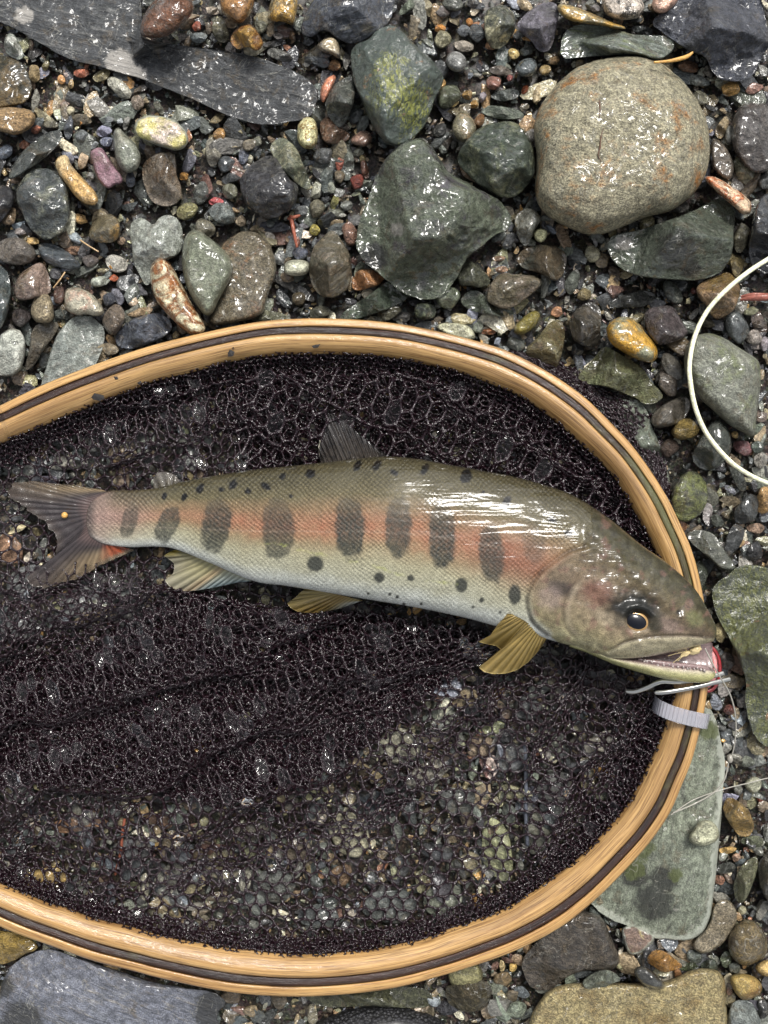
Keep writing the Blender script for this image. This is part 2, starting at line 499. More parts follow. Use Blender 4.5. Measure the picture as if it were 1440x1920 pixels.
STONES = []      # (object, centre px, size px, landmark phrase)
def make_stone(name, cat, label, kind, poly, rgb, h, accent=None, amount=0.35, wet=1.0, lm=None, z0=0.0, rot=0.0, group=None, seed=None, moss=None, rim=None, pale=None, stain=None, algae=None, **kw):
    seed = len(STONES) if seed is None else seed
    kw.setdefault('crisp', kind not in ('smooth', 'grain', 'vein', 'quartz') or kw.get('facets', 0) > 0)
    V, F, c = stone_mesh(poly, h, z0, seed=seed, **kw)
    o3 = W(np.array([c[0]]), np.array([c[1]]), np.array([z0 / 1000]))[0]
    L = V - o3
    if rot:
        a = -math.radians(rot); R = np.array([[math.cos(a), -math.sin(a)], [math.sin(a), math.cos(a)]])
        L = L.copy(); L[:, :2] = L[:, :2] @ R.T
    extra = None
    if moss is not None:
        n = len(V); wx = V[:, 0] * PXM + 720; wy = 960 - V[:, 1] * PXM
        m = np.zeros(n)
        for (mx, my, mr) in moss:
            m = np.maximum(m, np.exp(-((wx - mx) ** 2 + (wy - my) ** 2) / (mr * mr)))
        extra = {"moss": m}
    wx = V[:, 0] * PXM * CAM_H / (CAM_H - V[:, 2]) + 720; wy = 960 - V[:, 1] * PXM * CAM_H / (CAM_H - V[:, 2])
    for key, spots in (('pale', pale), ('stain', stain), ('algae', algae)):
        if spots:
            m = np.zeros(len(V))
            for (mx, my, mr) in spots: m = np.maximum(m, np.exp(-(((wx - mx) ** 2 + (wy - my) ** 2) / (mr * mr)) ** 1.5))
            extra = extra or {}; extra[key] = m
    if rim:
        extra = extra or {}; extra['rim'] = np.clip(1.15 - seg_dist(np.stack([wx, wy], 1), np.asarray(poly, float)) / rim, 0, 1)
    ob = mesh_obj(name, L, F, STONE_MATS[kind], extra=extra)
    ob.location = o3
    ob.rotation_euler = (0, 0, math.radians(rot))
    ob.color = (*np.clip(lin(rgb) * 1.15, 0, .85), 1)
    acc = lin(accent) if accent is not None else lin(np.clip(np.array(rgb) * 1.25 + 6, 0, 255))
    ob["accent"] = [float(x) for x in acc]
    ob["amount"] = float(amount); ob["wet"] = float(wet)
    tag(ob, label, cat, group)
    sz = math.sqrt(np.ptp(np.asarray(poly)[:, 0]) * np.ptp(np.asarray(poly)[:, 1]))
    STONES.append((ob, c, sz, lm, np.asarray(poly, float)))
    return ob

S = make_stone
RUST = (150, 92, 45); CREAM = (205, 195, 165); OCHRE = (190, 148, 62); PALE = (165, 168, 155); BLACKISH = (38, 38, 40)

# --- the large stones, traced one by one
S("slate_slab", "rock", "long dark grey slate slab with a pale streaked patch on its broken lower edge", "slate",
  [(-60,-60),(268,-60),(258,20),(262,72),(330,84),(400,92),(480,105),(550,132),(595,160),(600,195),(575,228),(530,238),(440,222),(350,183),(280,152),(200,130),(130,112),(72,82),(25,50),(-60,15)],
  (64,66,68), 17, accent=(112,112,110), amount=0.30, lm="the long slate slab", edge=0.95, pw=2.0, ch=2, facets=2, rough=0.10, rot=-14, rings=40, nout=170, wet=.4, pale=[(225,122,34),(255,140,22),(45,28,20)])
S("cobble", "stone", "rust brown cobble with a grey wet cap lying on the slate slab", "rough",
  [(260,55),(272,20),(300,-10),(350,-14),(368,12),(358,32),(345,40),(330,62),(300,72),(272,73)], (122,80,54), 17, accent=(104,104,102), amount=0.30, lm="the rust brown cobble", z0=9, facets=0, crisp=False)
S("stone", "stone", "jagged pale grey-green stone under the tip of the slate slab", "vein",
  [(8,70),(20,58),(35,74),(46,105),(38,114),(22,108),(8,95)], (128,134,124), 9, accent=(200,200,190), amount=.5, lm="the jagged pale stone", ch=1, facets=4)
S("stone", "stone", "low dark olive rock half buried below the jagged pale stone", "rough",
  [(-40,105),(20,106),(48,122),(62,160),(55,190),(20,202),(-40,208)], (62,62,50), 8, accent=(115,95,58), amount=.4, lm="the half buried olive rock", edge=.5)
S("stone", "stone", "blunt tan cobble with a sandy flat top above the dark slate blade", "grain",
  [(-20,205),(20,200),(55,204),(70,220),(60,240),(30,256),(10,250),(-20,238)], (152,124,86), 14, accent=(90,80,62), amount=.25, lm="the blunt tan cobble", ch=1, edge=.35, wet=.6)
S("slate_sliver", "stone", "slim dark green-black slate blade leaning over the grey-green cobble", "slate",
  [(14,334),(28,300),(50,275),(85,248),(119,243),(112,270),(80,300),(48,325),(22,337)], (62,66,62), 13, accent=(88,92,88), lm="the slate blade", z0=3, ch=1, edge=.6, facets=3, rot=38)
S("cobble", "stone", "lumpy grey-green cobble with pale mottling beside the cream finger stone", "rough",
  [(28,375),(33,345),(55,318),(85,312),(110,325),(128,350),(133,385),(130,415),(118,440),(90,452),(65,440),(48,418),(38,395)], (84,90,90), 19, accent=(136,138,118), amount=.4, lm="the lumpy grey-green cobble", rough=.1)
S("stone", "stone", "glossy cream-yellow finger shaped stone with a hooked end", "quartz",
  [(99,306),(112,290),(128,290),(131,308),(150,328),(172,350),(187,372),(181,387),(160,384),(140,368),(122,345),(108,325)], (206,166,104), 12, accent=(226,200,150), amount=.4, lm="the cream finger stone", z0=4)
S("stone", "stone", "flat matte mauve-purple stone with a notched lower edge", "smooth",
  [(167,286),(180,276),(192,277),(200,290),(212,310),(232,334),(228,345),(214,346),(206,356),(192,348),(180,330),(174,308)], (134,103,112), 10, accent=(146,118,124), amount=.2, wet=.15, lm="the mauve stone", z0=4, edge=.3, ch=1, rough=.03)
S("stone", "stone", "smooth teardrop shaped grey-green stone next to the mauve one", "smooth",
  [(212,245),(222,237),(234,250),(254,268),(266,292),(262,314),(245,326),(230,322),(218,305),(213,275)], (128,132,118), 14, accent=(150,150,136), wet=.7, lm="the teardrop stone", z0=2, rough=.03)
S("stone", "stone", "bright yellow-white quartz stone with a crumbly pink-white rim", "quartz",
  [(250,245),(256,224),(275,215),(305,216),(335,228),(352,250),(354,272),(334,284),(310,278),(280,268),(256,258)], (236,212,132), 14, accent=(222,205,190), amount=.4, rim=7, lm="the yellow quartz", z0=3, edge=.5)
S("stone", "stone", "brown-grey rough stone with a stained dent below the yellow quartz", "rough",
  [(268,305),(290,286),(325,282),(332,310),(330,330),(342,352),(338,380),(310,389),(285,380),(272,355),(266,330)], (140,128,112), 14, accent=(104,84,62), amount=.38, lm="the stained brown stone", edge=.5, ch=1)
S("stone", "stone", "translucent grey-white forked quartz with a wet sheen", "quartz",
  [(240,425),(258,405),(275,412),(288,424),(300,405),(325,402),(340,420),(345,450),(338,478),(310,490),(290,502),(285,525),(275,540),(262,515),(250,495),(248,465)], (136,140,130), 14, accent=(172,176,168), amount=.4, lm="the forked grey quartz", ch=1, facets=5)
S("stone", "stone", "long cream stone streaked with rust brown veins and one black dot", "vein",
  [(300,481),(318,490),(335,520),(350,550),(364,577),(384,605),(386,624),(366,632),(345,622),(315,590),(295,570),(283,540),(280,505),(288,488)], (212,202,168), 15, accent=(150,92,42), amount=.85, lm="the rust veined stone", z0=4, wet=.8)
S("stone", "stone", "smooth matte olive-grey oval stone with a blunt rim", "smooth",
  [(342,458),(352,434),(372,430),(392,445),(420,466),(440,495),(432,525),(412,560),(400,588),(385,594),(368,575),(350,540),(340,500)], (112,117,98), 19, accent=(130,132,116), wet=.6, lm="the olive-grey oval", edge=.4, rough=.03, z0=3)
S("stone", "stone", "flat rust stained stone tucked behind the olive-grey oval", "grain",
  [(405,470),(440,435),(478,430),(505,450),(520,490),(515,525),(500,560),(495,592),(450,606),(400,612),(388,600),(420,545)], (108,100,82), 11, accent=(120,78,46), amount=.22, lm="the rust stained stone", edge=.4)
S("rock", "rock", "blackish knobbly rock with wet glints above the rust stained stone", "rough",
  [(447,345),(455,325),(480,300),(510,288),(530,303),(545,330),(562,350),(555,380),(540,400),(510,412),(480,402),(460,382)], (56,56,60), 24, accent=(88,86,80), lm="the blackish knobbly rock", facets=4, rough=.08)
S("stone", "stone", "grey-green stone with a pale edge clasping the blackish knobbly rock", "vein",
  [(502,272),(530,254),(556,275),(570,310),(584,347),(578,358),(555,345),(530,322),(514,298)], (94,98,80), 21, accent=(150,148,120), amount=.45, lm="the pale edged stone", z0=2, facets=3)
S("boulder", "boulder", "glossy wet green boulder with a bright yellow-green patch of algae and painted canopy reflection", "moss",
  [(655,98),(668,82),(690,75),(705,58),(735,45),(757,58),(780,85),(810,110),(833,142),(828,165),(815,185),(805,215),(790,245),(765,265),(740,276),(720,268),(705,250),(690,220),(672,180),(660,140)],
  (70,82,74), 30, amount=.95, lm="the wet green boulder", rough=.07, facets=2, moss=[(728,170,34),(735,215,48),(770,235,40)], z0=1, planes=[(740,150,15.5,86,.078)])  # patch colour carries reflected canopy green along with the algae
S("rock", "rock", "dark blue-grey angular rock at the upper edge behind the green boulder", "slate",
  [(560,62),(572,25),(590,-10),(640,-60),(745,-60),(740,0),(733,42),(700,64),(668,84),(640,78),(605,55),(585,72)], (66,70,78), 21, accent=(112,108,92), amount=.25, lm="the blue-grey angular rock", ch=1, facets=5, edge=.55, rot=20)
S("boulder", "boulder", "large broken grey-green rock with a flat ridged top and stepped lower side", "rough",
  [(700,345),(715,310),(735,285),(760,270),(790,258),(810,275),(825,300),(845,325),(880,345),(920,365),(945,385),(962,410),(955,432),(925,440),(900,470),(870,490),(855,520),(835,555),(800,565),(760,550),(720,522),(690,502),(672,480),(667,440),(680,400),(690,370)],
  (100,108,90), 40, accent=(72,68,74), amount=.3, lm="the big broken rock", ch=1, edge=.55, rough=.07, nout=170, rings=48,
  planes=[(770,330,26,182,.42),(800,420,26,60,.05),(800,455,24,275,.34),(890,390,22,30,.22)], step=(830,440,-62,55,.55), stain=[(700,480,30)], pale=[(745,430,16)])
S("boulder", "boulder", "rounded dark green boulder mottled with pale threads left of the granite", "rough",
  [(855,292),(868,268),(890,245),(920,230),(955,225),(980,235),(996,265),(1006,297),(1003,330),(985,357),(960,373),(935,373),(905,352),(875,328),(858,308)], (70,80,68), 28, accent=(118,122,92), amount=.36, lm="the dark green boulder", rough=.08, facets=3)
S("boulder", "boulder", "big round tan-grey granite boulder speckled and rust patched", "grain",
  [(1000,225),(1020,185),(1050,150),(1090,120),(1150,106),(1200,103),(1245,118),(1285,155),(1315,200),(1330,250),(1333,300),(1320,340),(1290,375),(1255,397),(1210,407),(1170,425),(1120,442),(1080,436),(1040,415),(1010,390),(1002,350),(1008,310),(1002,270)],
  (150,144,120), 36, accent=(150,104,54), amount=.24, lm="the granite boulder", edge=.75, pw=2.3, rough=.035, wet=.45, nout=160, rings=46)
S("stone", "stone", "long smooth grey-green finger of slate lying along the granite boulder", "slate",
  [(1048,112),(1055,62),(1080,45),(1120,48),(1160,55),(1190,66),(1230,65),(1262,70),(1266,90),(1250,108),(1230,114),(1190,102),(1140,104),(1090,107)], (98,105,96), 18, accent=(112,122,84), lm="the slate finger", z0=3, rough=.04, rot=-8)
S("stone", "stone", "narrow tan and olive slab lying above the slate finger", "smooth",
  [(1040,6),(1075,10),(1110,25),(1145,40),(1182,53),(1160,57),(1120,47),(1080,44),(1052,32)], (160,146,108), 14, accent=OCHRE, lm="the narrow tan slab", z0=2, ch=1)
S("stone", "stone", "angular purple-grey stone with an orange speck on its edge", "rough",
  [(967,47),(985,25),(1010,8),(1042,2),(1049,25),(1045,50),(1036,85),(1025,100),(1008,95),(995,75),(975,60)], (130,126,136), 19, accent=(82,80,84), amount=.3, wet=.5, lm="the purple-grey stone", ch=1, facets=4)
S("stone", "stone", "dark mottled stone with creamy white spots", "rough",
  [(908,22),(925,12),(945,8),(965,25),(969,50),(956,75),(940,92),(922,93),(910,75),(908,50)], (82,86,72), 16, accent=(206,200,162), amount=.36, lm="the white spotted stone")
S("stone", "stone", "chalky white quartz stone freckled with black at the upper edge", "vein",
  [(1128,0),(1140,-18),(1180,-22),(1205,0),(1210,18),(1196,36),(1170,39),(1145,36),(1131,20)], (204,192,178), 16, accent=(60,58,56), amount=.35, lm="the white quartz", wet=.4)
S("stone", "stone", "smooth pinkish tan stone wedged against the big dark boulder", "smooth",
  [(1220,6),(1235,-15),(1275,-18),(1274,0),(1256,20),(1240,28),(1225,21)], (188,152,132), 14, lm="the pinkish tan stone", wet=.3, rough=.03, z0=3)
S("boulder", "boulder", "big dark blue-grey boulder with pitted sides in the upper corner", "rough",
  [(1218,45),(1240,20),(1280,-15),(1320,-35),(1400,-35),(1428,0),(1438,40),(1444,85),(1428,110),(1412,140),(1385,156),(1350,150),(1333,130),(1325,108),(1290,94),(1240,62)], (82,85,94), 30, accent=(52,54,58), amount=.3, lm="the pitted dark boulder", rough=.08, wet=.6, facets=2)
S("rock", "rock", "flat dark brown rock with wet glints at the edge beside the granite boulder", "rough",
  [(1378,205),(1400,190),(1445,195),(1480,230),(1470,300),(1432,328),(1402,320),(1376,288),(1370,250)], (76,70,66), 15, accent=(104,98,94), lm="the flat brown rock", edge=.45, ch=1)
S("stone", "stone", "thin dark leaf shaped stone standing against the granite boulder", "smooth",
  [(1332,258),(1350,262),(1370,285),(1379,312),(1370,342),(1350,332),(1332,312)], (84,76,66), 11, lm="the leaf shaped stone", edge=.4, ch=1)
S("stone", "stone", "elongated white stone with a bright orange stain below the granite boulder", "vein",
  [(1318,336),(1327,327),(1345,333),(1367,346),(1397,366),(1411,381),(1408,400),(1394,405),(1374,386),(1345,362)], (212,184,152), 12, accent=(192,98,38), amount=.5, lm="the orange stained stone", z0=6)
S("rock", "rock", "square cut grey-green rock with a pale end face and black blotch", "rough",
  [(1138,457),(1150,440),(1200,432),(1245,415),(1290,400),(1320,385),(1345,370),(1370,375),(1381,395),(1376,420),(1376,470),(1366,495),(1345,515),(1315,526),(1270,526),(1200,519),(1160,502),(1140,477)], (90,98,84), 30, accent=(62,64,58), amount=.25, stain=[(1270,470,44),(1290,500,24)], pale=[(1170,455,18)], lm="the square cut rock",
  ch=1, edge=.35, rough=.045, planes=[(1310,430,19,10,.10),(1240,450,20,260,.16)])
S("rock", "rock", "smooth black rock at the edge under the end of the fly line", "rough",
  [(1408,430),(1415,390),(1432,363),(1475,350),(1475,500),(1440,517),(1410,502),(1402,465)], (50,52,56), 24, lm="the smooth black rock")
S("stone", "stone", "chunky tan stone with an ochre lower corner beneath the fly line", "rough",
  [(1303,540),(1320,525),(1350,515),(1368,508),(1390,540),(1386,565),(1375,585),(1350,599),(1335,596),(1325,575),(1310,560)], (152,124,92), 18, accent=(122,98,48), amount=.4, lm="the chunky tan stone", ch=1, facets=5)
S("stone", "stone", "large smooth pale grey stone inside the curve of the fly line", "smooth",
  [(1284,655),(1300,630),(1330,623),(1360,633),(1390,655),(1426,675),(1428,720),(1418,780),(1416,822),(1395,812),(1365,797),(1340,772),(1310,747),(1290,715),(1281,685)], (122,124,112), 22, accent=(106,112,82), amount=.3, wet=.35, lm="the pale grey stone", edge=.6, rough=.04)
S("stone", "stone", "smooth oval grey stone with a mustard yellow end", "smooth",
  [(1135,615),(1148,598),(1170,592),(1195,600),(1210,625),(1225,640),(1235,660),(1230,676),(1215,681),(1190,673),(1160,656),(1140,640)], (146,146,118), 20, accent=(194,148,50), amount=.52, lm="the mustard tipped oval", z0=4, rough=.03, wet=.7)
S("stone", "stone", "wet triangular olive stone with shiny dimples outside the hoop", "rough",
  [(1083,706),(1095,690),(1115,670),(1130,648),(1150,655),(1180,672),(1205,690),(1220,715),(1240,735),(1244,746),(1228,758),(1205,758),(1195,746),(1165,736),(1130,723),(1090,719)], (98,98,68), 16, accent=(126,132,96), lm="the triangular olive stone", z0=1, edge=.45, ch=1)
S("stone", "stone", "dark brown angular stone with a sharp ridge near the hoop", "smooth",
  [(1064,602),(1085,575),(1110,563),(1128,580),(1127,605),(1126,635),(1120,653),(1095,650),(1072,636)], (54,50,43), 20, lm="the ridged dark stone", ch=1, facets=6)
S("stone", "stone", "dark purplish block stone beside the mustard tipped oval", "rough",
  [(1205,590),(1215,577),(1245,572),(1265,575),(1277,600),(1292,622),(1282,636),(1250,646),(1228,650),(1214,626)], (78,70,70), 17, lm="the purplish block", ch=1, facets=4)
S("slate_slab", "stone", "long pale grey-green slab tucked under the outer side of the hoop", "schist",
  [(1148,757),(1175,745),(1200,752),(1216,775),(1222,800),(1236,830),(1246,865),(1259,910),(1250,926),(1235,906),(1213,870),(1192,830),(1170,790)], (106,113,100), 9, lm="the pale slab under the hoop", rot=-65, edge=.5, ch=1)
S("stone", "stone", "two toned block, slate grey above and mossy green below, by the hoop", "rough",
  [(1255,935),(1265,905),(1285,885),(1305,881),(1322,900),(1329,925),(1323,955),(1300,975),(1275,981),(1260,962)], (84,86,74), 15, accent=(128,134,82), amount=.55, lm="the two toned block", ch=1, facets=4)
S("stone", "stone", "dark green stone with grey stripes crossed by the fly line", "schist",
  [(1295,862),(1305,835),(1325,800),(1345,783),(1360,793),(1371,815),(1373,840),(1360,865),(1340,881),(1315,882)], (70,74,68), 17, lm="the striped dark stone", rot=60)
S("stone", "stone", "wedge shaped brown-grey stone under the triangular olive stone", "slate",
  [(1218,792),(1225,772),(1255,750),(1290,742),(1297,760),(1285,785),(1260,800),(1230,804)], (86,80,70), 13, lm="the brown-grey wedge", rot=25, ch=1)
S("stone", "stone", "rounded yellow-brown stone below the brown-grey wedge", "rough",
  [(1255,812),(1270,790),(1290,780),(1310,795),(1313,811),(1296,823),(1270,826)], (150,128,70), 13, accent=(96,82,48), lm="the yellow-brown stone")
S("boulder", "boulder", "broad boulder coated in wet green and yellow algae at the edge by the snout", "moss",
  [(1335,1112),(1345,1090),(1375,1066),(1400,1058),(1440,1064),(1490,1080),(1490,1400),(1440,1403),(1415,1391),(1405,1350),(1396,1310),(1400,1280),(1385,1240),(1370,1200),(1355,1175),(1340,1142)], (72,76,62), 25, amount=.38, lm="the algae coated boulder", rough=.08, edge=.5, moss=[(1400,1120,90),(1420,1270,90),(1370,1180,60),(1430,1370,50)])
S("slate_shard", "stone", "thin dark grey pointed shard beside the hoop above the snout", "schist",
  [(1287,1001),(1310,991),(1340,1000),(1352,1022),(1380,1060),(1379,1069),(1350,1069),(1334,1051),(1310,1031),(1291,1013)], (80,82,72), 8, lm="the pointed shard", ch=1, edge=.3, z0=3)
S("slate_slab", "rock", "large flat grey-green slab with a pale rim supporting the hoop", "schist",
  [(1318,1312),(1340,1345),(1354,1390),(1359,1440),(1354,1510),(1346,1600),(1338,1680),(1331,1725),(1311,1758),(1276,1767),(1220,1757),(1170,1734),(1105,1701),(1085,1660),(1120,1600),(1190,1500),(1250,1400),(1285,1330)], (122,128,112), 11, accent=(84,86,78), amount=.3, wet=.35, rim=17, stain=[(1225,1690,42),(1190,1640,30),(1245,1650,30)], algae=[(1200,1590,30),(1190,1630,24),(1330,1370,22),(1265,1640,16)], lm="the big flat slab", edge=.22, ch=1, rot=75, rough=.05, nout=150, rings=40)
S("stone", "stone", "small flat olive-grey stone lying on the big flat slab", "smooth",
  [(1290,1570),(1300,1556),(1308,1542),(1325,1535),(1342,1544),(1350,1562),(1346,1575),(1330,1585),(1312,1588),(1295,1581)], (150,150,126), 9, wet=.2, lm="the small stone on the slab", z0=9.5, rough=.02, edge=.4)
S("rock", "rock", "wet dark brown rock below the hoop beside the flat slab", "rough",
  [(975,1802),(1010,1760),(1060,1715),(1105,1704),(1130,1720),(1146,1755),(1165,1800),(1157,1816),(1130,1821),(1095,1821),(1060,1832),(1030,1858),(1000,1856),(983,1832)], (72,65,56), 12, lm="the wet brown rock", edge=.45)
S("boulder", "boulder", "broad flat sandy tan rock at the lower edge", "grain",
  [(998,1895),(1028,1855),(1080,1840),(1150,1842),(1200,1845),(1260,1838),(1300,1815),(1346,1814),(1356,1832),(1363,1880),(1366,1990),(985,1990),(992,1920)], (150,137,99), 12, accent=(128,110,72), wet=.5, lm="the sandy flat rock", edge=.22, rough=.06)
S("stone", "stone", "angular grey-green chip resting on the sandy flat rock", "rough",
  [(1087,1843),(1110,1825),(1130,1817),(1150,1821),(1168,1838),(1142,1846),(1125,1861),(1104,1859)], (98,103,90), 9, lm="the grey-green chip", z0=8, ch=1, facets=3)
S("stone", "stone", "black oval stone resting on the sandy flat rock", "smooth",
  [(1185,1816),(1205,1809),(1230,1825),(1251,1848),(1241,1858),(1215,1853),(1195,1839)], (50,50,46), 11, lm="the black oval", z0=8, rough=.03)
S("stone", "stone", "craggy orange-brown stone between the flat slab and the sandy rock", "rough",
  [(1209,1801),(1225,1779),(1246,1782),(1266,1798),(1282,1812),(1266,1819),(1245,1826),(1225,1813)], (170,122,56), 13, accent=(120,92,52), lm="the orange-brown stone", z0=3, ch=1, facets=3)
S("stone", "stone", "flat purplish brown stone with a yellow rim under the big flat slab", "smooth",
  [(1162,1738),(1190,1733),(1228,1753),(1226,1766),(1206,1786),(1185,1794),(1173,1780)], (122,102,90), 7, rim=8, accent=(186,176,116), amount=.2, lm="the yellow rimmed stone", edge=.3)
S("stone", "stone", "flat olive-brown stone emerging from under the end of the big flat slab", "grain",
  [(1295,1767),(1330,1738),(1338,1690),(1365,1684),(1386,1710),(1377,1742),(1356,1772),(1320,1791),(1304,1786)], (122,112,92), 9, lm="the olive-brown flat stone", edge=.35)
S("stone", "stone", "coarse glittering brown stone near the lower corner", "grain",
  [(1362,1762),(1375,1735),(1410,1718),(1436,1750),(1442,1786),(1420,1806),(1395,1813),(1369,1796)], (108,94,64), 15, lm="the glittering brown stone", accent=(70,60,42))
S("stone", "stone", "twisted olive stone standing beside the end of the flat slab", "rough",
  [(1374,1660),(1385,1630),(1405,1610),(1421,1602),(1422,1630),(1411,1660),(1397,1693),(1380,1694)], (110,111,86), 14, lm="the twisted olive stone", facets=3)
S("stone", "stone", "lumpy yellow-tan stone against the outer rim of the flat slab", "rough",
  [(1354,1522),(1360,1494),(1385,1499),(1405,1520),(1416,1546),(1409,1566),(1390,1571),(1375,1556)], (154,126,72), 14, accent=(104,84,48), lm="the lumpy yellow-tan stone")
S("rock", "rock", "dark brown rock cut by the edge beside the twisted olive stone", "rough",
  [(1424,1605),(1480,1575),(1480,1720),(1435,1692),(1420,1645)], (60,57,51), 16, lm="the dark edge rock")
S("stone", "stone", "smooth ochre-tan stone next to the sandy flat rock", "smooth",
  [(1364,1831),(1385,1824),(1415,1829),(1431,1848),(1426,1866),(1396,1878),(1380,1866)], (174,150,90), 13, wet=.4, accent=(130,98,52), lm="the ochre-tan stone", rough=.04)
S("stone", "stone", "rounded buff stone at the edge above the ochre-tan one", "smooth",
  [(1413,1816),(1425,1802),(1452,1796),(1460,1834),(1430,1831)], (188,160,104), 12, wet=.4, lm="the buff stone")
S("stone", "stone", "pale blue-grey stone at the lower edge beside the sandy flat rock", "rough",
  [(1364,1884),(1393,1871),(1420,1888),(1440,1970),(1362,1970)], (128,134,130), 12, lm="the blue-grey stone")
S("boulder", "boulder", "big layered blue-grey slate boulder under the lower hoop at the corner", "schist",
  [(2,1842),(20,1810),(45,1790),(80,1780),(110,1783),(180,1805),(250,1830),(330,1850),(396,1860),(428,1878),(404,1905),(412,1930),(385,1990),(-30,1990),(-12,1885)], (108,111,121), 11.5, accent=(140,136,130), amount=.3, wet=.55, stain=[(4,1850,26),(40,1915,46),(405,1895,50)], lm="the layered slate boulder", edge=.35, rot=-28, rough=.08, nout=150, rings=40)
S("stone", "stone", "golden brown mottled stone beneath the lower hoop at the edge", "rough",
  [(-30,1742),(30,1746),(65,1764),(74,1780),(45,1791),(20,1806),(-30,1812)], (160,134,70), 8, accent=(96,78,40), lm="the golden mottled stone")
S("stone", "stone", "chalky pale stone with a clear water drop in its hollow, at the edge", "schist",
  [(-12,642),(5,622),(25,614),(42,622),(49,650),(43,690),(30,703),(0,707),(-15,690)], (184,187,176), 13, accent=(205,204,192), wet=.4, lm="the chalky pale stone", rot=20)
S("slate_slab", "rock", "pale grey layered slab with wavy white bands against the hoop", "schist",
  [(72,742),(88,680),(100,640),(115,614),(138,594),(165,589),(188,604),(199,628),(190,655),(180,690),(150,720),(120,742)], (128,134,128), 11, accent=(184,186,178), amount=.38, wet=.45, lm="the banded slab", edge=.3, ch=1, rot=8)
S("stone", "stone", "crooked brown-grey stone between the chalky stone and the banded slab", "rough",
  [(60,612),(85,604),(115,604),(101,630),(85,652),(62,690),(44,696),(54,660)], (102,96,84), 11, lm="the crooked stone", ch=1)
S("stone", "stone", "humped pinkish brown stone with wet white glints", "quartz",
  [(25,540),(35,515),(55,500),(75,489),(89,505),(98,545),(85,556),(60,561),(45,564),(29,560)], (146,126,114), 16, accent=(112,94,72), lm="the humped pinkish stone", facets=2)
S("stone", "stone", "speckled grey-tan stone below the humped pinkish stone", "grain",
  [(56,580),(65,555),(85,546),(99,562),(103,603),(80,608),(61,600)], (138,126,102), 13, lm="the speckled grey-tan stone", wet=.4)
S("stone", "stone", "smooth white and green-grey stone with a pink end", "quartz",
  [(119,556),(124,540),(145,537),(170,547),(190,571),(199,588),(180,595),(160,589),(145,593),(124,584)], (192,186,164), 13, accent=(180,146,126), amount=.35, lm="the pink ended white stone")
S("stone", "stone", "brownish grey stone beside the banded slab", "rough",
  [(189,600),(200,580),(220,566),(236,585),(233,606),(215,632),(199,623)], (110,98,85), 12, lm="the brownish grey stone", ch=1)
S("stone", "stone", "dark blue-grey stone with a flat facet touching the upper hoop", "smooth",
  [(214,632),(240,600),(290,584),(316,595),(326,616),(310,631),(280,646),(245,656),(221,651)], (62,66,74), 12, lm="the dark blue-grey stone", facets=4, ch=1)
S("stone", "stone", "grey stone with pinkish wet top at the edge above the humped pinkish stone", "rough",
  [(-15,460),(20,442),(50,449),(69,470),(66,491),(35,499),(0,492)], (128,120,111), 13, accent=(92,84,74), lm="the grey pink-topped stone")
S("slate_sliver", "stone", "long flat blue-black slate below the lumpy grey-green cobble", "slate",
  [(67,460),(90,454),(115,464),(151,490),(152,506),(110,504),(80,489)], (70,76,80), 9, lm="the blue-black slate", rot=-25)
S("stone", "stone", "olive-brown cut block with a golden lower face", "smooth",
  [(167,432),(180,405),(205,399),(223,410),(227,440),(215,456),(185,456),(165,448)], (108,99,76), 15, accent=(176,134,66), amount=.25, lm="the faceted brown block", ch=1, facets=6)
S("stone", "stone", "black wet stone at the edge beside the lumpy grey-green cobble", "smooth",
  [(-20,350),(20,347),(29,370),(20,397),(-20,440)], (46,46,49), 14, lm="the black edge stone", facets=3)
S("stone", "stone", "long dark green-grey stone cut by the edge near the humped pinkish stone", "schist",
  [(-25,490),(10,500),(23,540),(16,590),(0,622),(-25,625)], (60,68,67), 14, lm="the green-grey edge stone", rot=80)
S("rock", "rock", "angular brown-green rock with a pale streaked corner", "slate",
  [(579,500),(584,465),(604,445),(625,428),(641,450),(656,475),(661,505),(656,540),(635,557),(610,560),(589,546),(581,522)], (88,82,66), 21, accent=(146,130,108), amount=.28, lm="the angular brown-green rock", ch=1, facets=6, rot=35)
S("pebble", "pebble", "smooth pale grey oval pebble touching the angular brown-green rock", "smooth",
  [(531,503),(535,490),(555,486),(578,489),(582,503),(576,515),(555,519),(535,515)], (162,162,142), 11, wet=.3, lm="the pale oval pebble", rough=.02, z0=2)
S("stone", "stone", "rough orange-tan stone between the brown-green rock and the big broken rock", "rough",
  [(659,541),(661,515),(680,502),(705,507),(723,520),(711,536),(690,541),(672,546)], (178,126,82), 11, accent=(202,154,110), lm="the orange-tan stone", ch=1, wet=.6)
S("stone", "stone", "dark green finger stone lying just above the hoop", "rough",
  [(633,599),(650,580),(680,560),(710,540),(735,522),(756,524),(771,540),(766,560),(735,576),(700,591),(665,599)], (70,80,66), 14, lm="the green finger stone", facets=4, ch=1)
S("stone", "stone", "glossy amber and brown knobbly stone on the edge of the slate slab", "rough",
  [(431,73),(440,55),(462,44),(476,49),(490,70),(496,85),(480,98),(465,86),(450,94),(434,86)], (160,108,52), 14, accent=(192,150,72), lm="the amber stone", z0=6)
S("cobble", "stone", "glossy brown cobble with a white glint at the upper edge", "smooth",
  [(409,16),(418,-18),(476,-22),(479,6),(465,36),(450,48),(429,36)], (128,92,52), 17, lm="the glossy brown cobble", z0=3)
S("stone", "stone", "beige stone with an ochre side near the upper edge", "grain",
  [(499,36),(508,0),(520,-22),(561,-12),(556,30),(553,51),(530,39),(514,43)], (148,132,94), 13, accent=OCHRE, amount=.4, lm="the beige stone")
